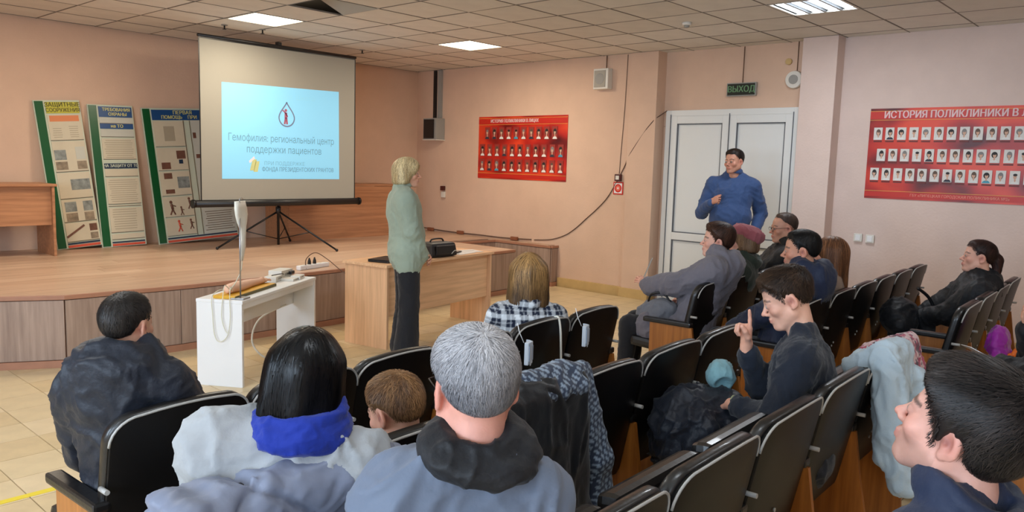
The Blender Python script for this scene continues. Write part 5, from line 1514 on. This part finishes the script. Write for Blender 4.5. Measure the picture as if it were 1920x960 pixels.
# 3 small boy
person('small boy with short light brown hair in the second row', (1.47, 1.86), D2(-18), (1.49, 1.80, .885), D2(4), .30, -.05, hipz=.50, hk=.93, w=.95, kn=.62,
       top=dict(name='hoodie', m=M_jkt_black, t=.018, hem=-.1, amp=.008, collar=1.1), hair=dict(kind='short', c=(96, 66, 42), c2=(150, 110, 72), th=.007, top=.010, n=3600, step=.006, lift=.006, wid=.0019, jit=.3, back=1), hres=.0042, cres=.009, o=dict(skin=(226, 170, 144)))
# 4 grey-haired man
t, fr, tf, N = person('grey-haired man with glasses in a blue-grey jacket, centre foreground', (1.075, 1.15), D2(-34), (1.075, 1.06, 1.198), D2(-28), .02, .0, hipz=.53, hk=.98, w=.74, glasses=True,
       top=dict(name='jacket', m=M_bgrey, t=.028, hem=-.16, amp=.018, nc=.098, ff=(7, 7, 6)), hair=dict(kind='short', c=(92, 92, 98), c2=(176, 174, 176), th=.009, top=.010, n=6500, step=.0060, lift=.0035, wid=.0016, jit=.22, roots=1), hres=.0035, cres=.0085, o=dict(skin=(206, 146, 128), fat=1.1, neck=1.18))
v = Vol(N-.30, N+.26, .006)
v.torus(N+[0, -.004, .034], .063, .024, .02, rot(0, -.25, 0), 1.06, 1.30); v.torus(N+[0, -.016, .014], .082, .024, .03, rot(0, -.30, .10), 1.14, 1.1)
soft('collar', v, M_jkt_black, t, .010, (10, 10, 10), 5)['label'] = 'black lining collar folded down'
# 5 plaid
person('girl with straight light brown hair in a black and white plaid shirt, first row', (3.03, 2.63), D2(-38), (3.035, 2.62, 1.075), D2(-42), .0, .0, hipz=.48, hk=.97, w=1.0, sex='f',
       top=dict(name='plaid_shirt', m=M_plaid, t=.014, hem=-.12, amp=.007, pat=plaid, collar=.95), hair=dict(kind='bob', c=(78, 56, 36), c2=(176, 134, 82), th=.010, zl=-.150, wd=1.0, n=2600, step=.020, wid=.0030, roots=1, ga=.004, jit=.08, nseg=7), cres=.0065)
# 6 presenter
presenter = person('standing woman with blonde bob in a sage green jacket beside the desk', (4.20, 4.97), D2(-122), (4.215, 4.99, 1.548), D2(-138), .02, .0, pose='stand', hipz=.90, hk=.98, w=1.0, sex='f',
       top=dict(name='jacket', m=M_sage, t=.034, hem=-.32, amp=.010, skirt=.22, skr=.082, ff=(8, 8, 6), shirt=M_sage, sleeve=.90), legs=dict(m=M_trouser, t=.028, tc=.072), hair=dict(kind='bob', c=(166, 136, 90), c2=(240, 222, 176), th=.020, zl=-.085, wd=1.02, n=2200, step=.016, wid=.0032, ga=.006, jit=.30, lift=.007, open=1.05),
       armL=dict(w=(4.30, 4.88, .845), hint=(-.8, -.6, -.3), d=(-.0+.45, .75, -.3), n=(-.6, .5, .5), curls=((.7, .8, .5),)*4), armR=dict(w=(4.265, 4.835, .865), hint=(.7, -.7, -.2), d=(-.5, .75, -.35), n=(.6, .5, .5), curls=((.6, .8, .5),)*4), o=dict(skin=(222, 170, 142)))
# 7 standing man
person('standing man in a blue shirt in front of the white door', (7.62, 3.80), D2(103), (7.60, 3.79, 1.738), D2(80), .02, .03, pose='stand', hipz=.98, hk=1.02, w=1.02, belly=.045,
       top=dict(name='shirt', m=M_shirt, t=.012, hem=-.06, amp=.010, ff=(9, 9, 9), shirt=M_shirt), hair=dict(kind='short', c=(26, 20, 18), c2=(52, 40, 34), th=.007, top=.014, fr=.002, n=1200, step=.008, wid=.003, line=-.006, side=1, back=1),
       armR=dict(w=(7.36, 3.90, 1.32), hint=(.5, -.2, -1), d=(-.75, .35, .35), n=(.2, .9, .3), curls=((1.0, 1.1, .6), (1.3, 1.2, .7), (1.4, 1.2, .7), (1.4, 1.2, .7)), thumb=(.1, .3)),
       armL=dict(w=(7.66, 3.56, .98), hint=(-.25, -1, .0), d=(.3, -.4, -.8)), o=dict(skin=(196, 142, 118), fat=1.14, neck=1.15))
# 8 woman in the grey coat
person('woman with short dark brown hair in a grey wool coat, first row', (4.96, 2.72), D2(20), (5.07, 2.62, 1.145), D2(31), -.06, .0, hipz=.52, hk=.98, w=1.22, sex='f',
       top=dict(name='coat', m=M_gcoat, t=.042, hem=-.1, skirt=.55, amp=.014, collar=1.35, hood=1.2, shirt=cloth('red_collar', (150, 52, 60))), hair=dict(kind='short', c=(44, 28, 22), c2=(84, 54, 40), th=.018, top=.014, fr=.006, n=1500, step=.010, wid=.003, crown=1, back=1, line=.004, side=1),
       armL=dict(w=(4.84, 3.02, .80), hint=(-.8, -.4, -.5), d=(.3, .75, .4), n=(-.5, .2, .8)), armR=dict(w=(5.05, 3.0, .78), hint=(.8, -.4, -.5), d=(-.5, .7, .35), n=(.5, .2, .8)), o=dict(skin=(224, 172, 150)))
# 9 beret
t, fr, tf, N = person('person in a pink wool beret and dark green coat, first row', (5.50, 2.80), D2(15), (5.54, 2.65, 1.118), D2(24), .0, .0, hipz=.52, hk=.97, w=1.05, sex='f',
       top=dict(name='coat', m=M_green_c, t=.035, hem=-.1, amp=.01, collar=1.35), hair=dict(kind='bob', c=(110, 84, 62), c2=(150, 120, 92), th=.010, zl=-.07, n=500, step=.015, wid=.003), hres=.0055, o=dict(skin=(222, 168, 146)))
v = Vol(fr.t-.2, fr.t+.2, .006); v.ell(fr.p(0, -.030, .070), np.array([.100, .115, .062]), 0, fr.R @ rot(0, -.35, .12)); v.ell(fr.p(0, -.065, .04), np.array([.092, .085, .06]), .03, fr.R); v.cut(fr.p(0, .085, .055), fr.R @ np.array([0, .45, -.89]), .012); v.torus(fr.p(0, -.01, .052), .083, .011, .01, fr.R @ rot(0, -.42, 0), 1.0)
soft('beret', v, M_beret, t, .008, (12, 12, 12), 8)
# 10 balding man
person('balding man with glasses in a black jacket behind the beret', (6.36, 2.86), D2(24), (6.39, 2.70, 1.178), D2(44), .05, .0, hipz=.53, hk=1.03, w=1.15, glasses=True,
       top=dict(name='jacket', m=M_jkt_black, t=.030, hem=-.1, amp=.010, collar=1.35), hair=dict(kind='short', c=(60, 46, 40), c2=(96, 76, 64), th=.0045, n=1200, step=.004, wid=.0022, line=-.030, lift=.002), hres=.0055, o=dict(skin=(200, 148, 124), fat=1.14, neck=1.15))
# 11 navy hooded jacket
person('dark-haired man in a navy hooded jacket, aisle end of the second row', (4.80, 2.00), D2(12), (4.83, 1.92, 1.158), D2(24), .04, .0, hipz=.52, hk=1.02, w=1.16,
       top=dict(name='jacket', m=M_jkt_navy, t=.034, hem=-.1, hood=1.25, amp=.014), hair=dict(kind='short', c=(14, 13, 14), c2=(30, 27, 26), th=.008, top=.011, fr=.0, n=1800, step=.007, wid=.0026, side=1, back=1, crown=1), o=dict(skin=(206, 150, 124), beard=.35))
# 12 auburn hair
person('woman with long straight auburn hair and beige cardigan, second row', (5.38, 2.03), D2(5), (5.42, 1.95, 1.095), D2(6), .02, .0, hipz=.50, hk=.98, w=1.0, sex='f',
       top=dict(name='cardigan', m=M_beige, t=.018, hem=-.12, amp=.008), hair=dict(kind='long', c=(82, 52, 34), c2=(140, 94, 62), th=.014, zl=-.235, wd=1.0, n=2000, step=.028, wid=.003, nseg=8, jit=.06, open=.95), o=dict(skin=(216, 160, 136)))
# 13 young man with raised finger
t, fr, tf, N = person('young man in a dark sweatshirt with bowed head and raised pointing finger', (3.02, 1.15), D2(18), (3.03, 1.245, 1.142), D2(29), .42, .02, hipz=.52, hk=.96, w=1.12,
       top=dict(name='sweatshirt', m=M_sweat, t=.024, hem=-.14, amp=.012, sleeve=.84), legs=dict(m=M_trouser),
       hair=dict(kind='short', c=(36, 26, 20), c2=(74, 54, 40), th=.005, top=.020, fr=.013, ga=.006, gf=15, n=3800, step=.009, wid=.0024, lift=.009, jit=.4, line=.010, fwd=.9), hres=.0042, cres=.0088, look=(0, .8, -.6), o=dict(skin=(224, 172, 148), nl=1.12),
       armR=dict(w=(3.07, 1.425, .905), k=1.15, hint=(.25, .3, -1), d=(.0, .05, 1), n=(.55, -.8, .1), curls=((.04, .05, .03), (1.35, 1.5, .8), (1.4, 1.5, .8), (1.45, 1.5, .8)), thumb=(.3, .5)),
       armL=dict(w=(2.87, 1.38, .715), hint=(-.7, -.6, -.4), d=(.65, .25, -.25), n=(-.35, .3, .85), curls=((.5, .6, .4),)*4))
# 14 woman in black at the right
person('woman with dark ponytail in a black jacket by the pink wall', (6.43, 1.34), D2(14), (6.37, 1.25, 1.082), D2(22), -.10, .0, hipz=.48, hk=.98, w=1.18, sex='f',
       top=dict(name='jacket', m=M_jkt_black, t=.046, hem=-.1, skirt=.35, amp=.012, collar=1.1, hood=.95, hoodz=-.035), hair=dict(kind='tied', c=(30, 18, 16), c2=(66, 38, 32), th=.009, top=.006, n=1500, step=.012, wid=.0026, crown=1, back=1, jit=.08), o=dict(skin=(224, 170, 148), lips=(170, 74, 74)))
# 15 right foreground man
person('dark-haired man in profile in the right foreground', (1.66, .42), D2(-12), (1.662, .325, 1.158), D2(-8), -.36, .0, hipz=.49, hk=1.03, w=1.0,
       top=dict(name='polo_shirt', m=M_jkt_navy, t=.016, hem=-.12, amp=.008, collar=1.25), hair=dict(kind='short', c=(15, 12, 12), c2=(52, 44, 41), th=.014, top=.018, fr=.008, fade=.035, n=6500, step=.010, wid=.0018, lift=.007, jit=.32, side=1.2, line=.020, ga=.005, gf=14, fwd=.5), hres=.0034, cres=.0095, o=dict(skin=(206, 156, 140), beard=.25, fat=1.06, neck=1.1))
# 16 person at the right edge
person('person at the right edge holding white paper, mostly outside the frame', (4.50, .56), D2(10), (4.52, .48, 1.16), D2(14), .2, .0, hipz=.50, hk=.98, w=1.0,
       top=dict(name='jacket', m=M_jkt_black, t=.028, hem=-.12, amp=.01, collar=1.2), hair=dict(kind='short', c=(40, 30, 26), th=.012, n=300, step=.01), hres=.007, cres=.014,
       armL=dict(w=(4.56, .74, .71), hint=(-.8, -.5, -.5), d=(.2, .5, -.3), n=(-.4, .2, .9)), armR=dict(w=(4.62, .66, .90), hint=(.7, -.3, -.7), d=(-.2, .3, .9), n=(.2, .9, -.3)))

# ================================================================== CLOTHES LEFT ON CHAIRS AND SMALL BELONGINGS
def yb(n, x, z): return row_y(n, x)+(CH-z)*.20
# lavender puffer over the second row chair
v = Vol((.55, 1.22, .42), (1.42, 1.95, 1.06), .0085)
for x in np.linspace(.72, 1.14, 6):
    y0 = row_y(2, x)
    v.cap((x, y0-.050, .55), (x, y0-.035, .80+.04*(x-.66)/.46), .055, .055, .04); v.cap((x, y0-.03, .868+.01*(x-.66)/.46), (x, y0+.05, .86), .050, .05, .04)
v.cap((1.02, 1.55, .855), (1.22, 1.55, .875), .056, .05, .05)
v.cap((1.16, 1.55, .872), (1.28, 1.56, .875), .046, .040, .04)
def quilt(P):
    a = P[:, 0]*.8+P[:, 2]; b = P[:, 0]*.8-P[:, 2]
    return -.016*np.exp(-((np.mod(a, .19)-.095)/.012)**2)-.014*np.exp(-((np.mod(b+.05, .34)-.17)/.012)**2)
tj = thing('puffer_jacket', 'lavender grey puffer jacket draped over the chair behind the grey fleece', 'jacket', (0, 0, 0))
soft('padded_body', v, M_lav, tj, .012, (8, 8, 8), 1, extra=quilt)
zp = MB().tube([(1.18, 1.50, .92), (1.195, 1.49, .90), (1.205, 1.485, .87), (1.21, 1.49, .84)], .005, 6); zp.build('zip', M_greyp, tj)
# dark coat with patterned lining
tc_ = thing('draped_coat', 'dark coat with grey patterned lining hung over a second row chair', 'coat', (0, 0, 0))
v = Vol((1.52, 1.28, .18), (2.42, 1.95, 1.02), .0085)
for x in np.linspace(1.74, 2.10, 6):
    y0 = row_y(2, x); v.cap((x+.03, y0-.06-.01, .34), (x, y0-.045, .88), .05, .055, .04); v.cap((x, y0-.03, .90), (x, y0+.09, .82), .05, .045, .04)
soft('coat_body', v, M_blackw, tc_, .014, (8, 8, 4), 3)
v = Vol((1.62, 1.22, .25), (2.56, 1.98, 1.04), .007)
for i, x in enumerate(np.linspace(1.85, 2.17, 7)):
    y0 = row_y(2, x); v.cap((x, y0+.10, .84), (x+.01, y0-.01, .935-.01*abs(i-3)), .035, .036, .03)
    if i > 4: v.cap((x+.01, y0-.03, .93), (x+.09, y0-.115+.03, .60), .034, .034, .03); v.cap((x+.09, y0-.115+.03, .60), (x+.10, y0-.08, .44), .034, .03, .03)
    else: v.cap((x+.01, y0-.02, .935), (x+.03, y0-.07, .90), .042, .036, .03)
def lining(P):
    a = (P[:, 0]*.6+P[:, 2]*.8); b = (P[:, 0]*.8-P[:, 2]*.6)+.3*P[:, 1]
    m_ = ((np.abs(np.mod(a/.020, 1)-.5) < .27)&(np.abs(np.mod(b/.026+np.floor(a/.020)*.5, 1)-.5) < .33)).astype(float)[:, None]
    return np.array(lin((44, 54, 74)))*(1-m_)+np.array(lin((134, 150, 168)))*m_
soft('lining', v, M_lining, tc_, .008, (8, 8, 5), 6, pat=lining)['label'] = 'grey checked lining turned outwards'
# pale denim jacket and floral scarf over the third row chair
tp_ = thing('denim_jacket', 'pale blue denim jacket hanging over the last chair of the third row', 'jacket', (0, 0, 0))
v = Vol((3.05, .48, .18), (3.95, 1.22, 1.04), .008)
for x in np.linspace(3.36, 3.54, 4):
    y0 = row_y(3, x); v.cap((x-.02, y0-.06, .50), (x, y0-.03, .90), .045, .045, .03); v.cap((x, y0-.02, .915), (x, y0+.10, .84), .042, .04, .03)
v.cap((3.35, .93, .86), (3.33, .85, .40), .05, .045, .03); v.cap((3.54, .90, .80), (3.52, .80, .24), .05, .04, .03)
soft('denim_body', v, M_pale, tp_, .018, (11, 11, 5), 9)
tf_ = thing('floral_scarf', 'pink and grey floral scarf lying on the pale blue denim jacket', 'scarf', (0, 0, 0))
v = Vol((3.40, .60, .45), (4.05, 1.30, 1.10), .0075)
for x in np.linspace(3.57, 3.72, 4):
    y0 = row_y(3, x); v.cap((x-.03, y0+.12, .86), (x, y0-.02, .93), .032, .032, .03); v.cap((x, y0-.03, .92), (x+.03, y0-.10, .66), .034, .03, .03)
def floral(P):
    n = fbm(P*34, 2); m_ = (n > .12).astype(float)[:, None]; k_ = (vnoise(P*60+9) > .35).astype(float)[:, None]
    c = np.array(lin((206, 178, 180)))*(1-m_)+np.array(lin((168, 70, 96)))*m_; return c*(1-k_)+np.array(lin((92, 66, 78)))*k_
soft('scarf_cloth', v, M_pink, tf_, .010, (12, 12, 8), 4, pat=floral)
# dark coat on the young man's lap, teal cloth
tl = thing('lap_coat', 'bulky dark padded coat on the lap of the young man', 'coat', (0, 0, 0))
v = Vol((2.50, 1.20, .25), (3.30, 2.0, .90), .009)
v.ell((2.93, 1.56, .60), (.22, .17, .13), .05); v.ell((2.86, 1.56, .50), (.17, .15, .22), .06); v.cap((2.80, 1.50, .36), (2.78, 1.46, .62), .09, .08, .05); v.cap((3.04, 1.50, .66), (2.88, 1.36, .60), .06, .055, .04)
soft('padded_body', v, M_jkt_char, tl, .024, (9, 9, 9), 7)
tq = thing('cap', 'pale teal cloth cap beside the raised forearm', 'cap', (0, 0, 0))
v = Vol((2.85, 1.35, .60), (3.25, 1.75, .95), .006); v.ell((3.06, 1.53, .760), (.062, .06, .058), 0); v.ell((3.03, 1.49, .735), (.042, .04, .034), .01, None, 'sub'); v.ell((3.10, 1.55, .79), (.05, .04, .035), .03)
soft('crown', v, M_teal, tq, .008, (14, 14, 10), 2)
MB().tube([(2.875+.036*math.cos(a), 1.365+.01*math.sin(a), .712+.036*math.sin(a)) for a in [2*PI*k/16 for k in range(17)]], .004, 6).build('bracelet', mat('olive_band', (150, 156, 120), .5))
tag(bpy.data.objects['bracelet'], 'pale olive cord bracelet on the lower wrist of the young man', 'bracelet')
# grey bag and notebook of the woman in grey
tb = thing('handbag', 'grey soft handbag on the seat beside the grey coat', 'bag', (0, 0, 0))
v = Vol((4.65, 2.72, .40), (5.05, 3.18, .84), .009); v.ell((4.80, 2.92, .60), (.085, .16, .11), 0); v.ell((4.80, 2.86, .66), (.07, .10, .06), .04)
soft('bag_body', v, cloth('grey_bag', (110, 112, 120), .8), tb, .012, (10, 10, 10), 3)
MB().tube(smoothpath([(4.78, 2.98, .70), (4.76, 2.94, .76), (4.78, 2.86, .77), (4.80, 2.80, .70)], 5), .008, 6).build('strap', M_black, tb)
nb = thing('notebook', 'small open notebook held upright by the woman in the grey coat', 'notebook', (4.93, 3.10, .83), .5)
MB().box((0, 0, .06), (.15, .004, .20), (.35, 0, 0)).build('page', mat('notebook_paper', (206, 198, 186), .7), nb)
MB().box((0, .004, .06), (.155, .003, .205), (.35, 0, 0)).build('cover', M_greyp, nb)
# two face masks, strap with clear bag
for x, z, lab in ((2.715, .775, 'white folded face mask clipped on the chair edge behind the plaid shirt, left one'), (3.19, .785, 'white folded face mask clipped on the aisle chair of the first row, right one')):
    y0 = row_y(1, x)-.045
    mk = thing('face_mask', lab, 'mask', (x, y0, z), .35)
    b = MB(); n = 10
    for k in range(n):
        a0, a1 = -.2+1.9*k/n, -.2+1.9*(k+1)/n
        for r_, y_ in ((.0, 0),):
            p0 = (math.cos(a0)*.05-.03, -math.sin(a0)*.035); p1 = (math.cos(a1)*.05-.03, -math.sin(a1)*.035)
            b.quad([(p0[0], p0[1], -.055), (p1[0], p1[1], -.055), (p1[0], p1[1], .055), (p0[0], p0[1], .055)])
    b.box((-.012, -.018, 0), (.062, .022, .108), bevel=.006)
    b.build('folded_cloth', mat('mask_white', (214, 222, 232), .8), mk)
    MB().box((-.012, -.0305, .0), (.050, .003, .07)).build('pleats', mat('mask_blue', (176, 190, 210), .8), mk)
    MB().tube([(-.03, .0, .05), (-.04, .02, .10), (-.03, .035, .14)], .0022, 5).build('ear_loop', M_white, mk)
st_ = thing('hanging_bag', 'clear plastic bag hanging by a white strap from a first row chair', 'bag', (0, 0, 0))
xx = 3.02; y0 = row_y(1, xx)
MB().tube(smoothpath([(xx, y0+.05, .86), (xx, y0+.0, .896), (xx-.005, y0-.025, .84), (xx, y0-.03, .72), (xx+.005, y0-.03, .64)], 5), .006, 6).build('strap', M_whitec, st_)
v = Vol((xx-.14, y0-.16, .40), (xx+.16, y0+.10, .72), .006); v.ell((xx+.01, y0-.045, .545), (.065, .042, .085), 0); v.ell((xx, y0-.04, .62), (.02, .02, .04), .02)
soft('clear_bag', v, mat('clear_film', (206, 204, 186), .25, alpha=.75, attr=True, var=.2, vscale=25), st_, .012, (22, 22, 14), 2)
# backpack of the woman in black
bp = thing('backpack', 'black backpack on the lap of the woman in the black jacket', 'backpack', (0, 0, 0))
v = Vol((5.90, 1.40, .42), (6.60, 2.05, 1.05), .010); v.ell((6.22, 1.70, .62), (.15, .13, .13), 0); v.ell((6.18, 1.66, .56), (.15, .10, .09), .04)
soft('pack_body', v, M_jkt_black, bp, .014, (8, 8, 8), 4)
MB().tube(smoothpath([(6.32, 1.62, .82), (6.40, 1.55, .74), (6.42, 1.50, .60), (6.36, 1.52, .52)], 5), .012, 6).build('strap', M_black, bp)
# purple bag on the aisle chair of the right third row
pb = thing('satin_bag', 'purple satin bag hanging on the back of a third row chair at the right', 'bag', (0, 0, 0))
v = Vol((4.95, .66, .44), (5.75, 1.16, .95), .008); v.ell((5.44, .92, .66), (.12, .055, .10), 0); v.ell((5.38, .89, .58), (.10, .05, .07), .04)
soft('satin_body', v, M_purple, pb, .014, (10, 10, 10), 1)
MB().ball((5.36, .84, .60), .03, 10, 8, (1.4, .6, .7)).tube([(5.36, .83, .60), (5.42, .82, .63), (5.48, .83, .61)], .016, 8).build('orange_charm', mat('orange_plastic', (230, 110, 30), .5), pb)
pp_ = thing('paper_sheet', 'white sheet of paper held by the person at the right edge', 'paper', (4.60, .79, .715), .4)
MB().box((0, 0, 0), (.21, .29, .003), (.45, .15, 0)).build('sheet', M_white, pp_)
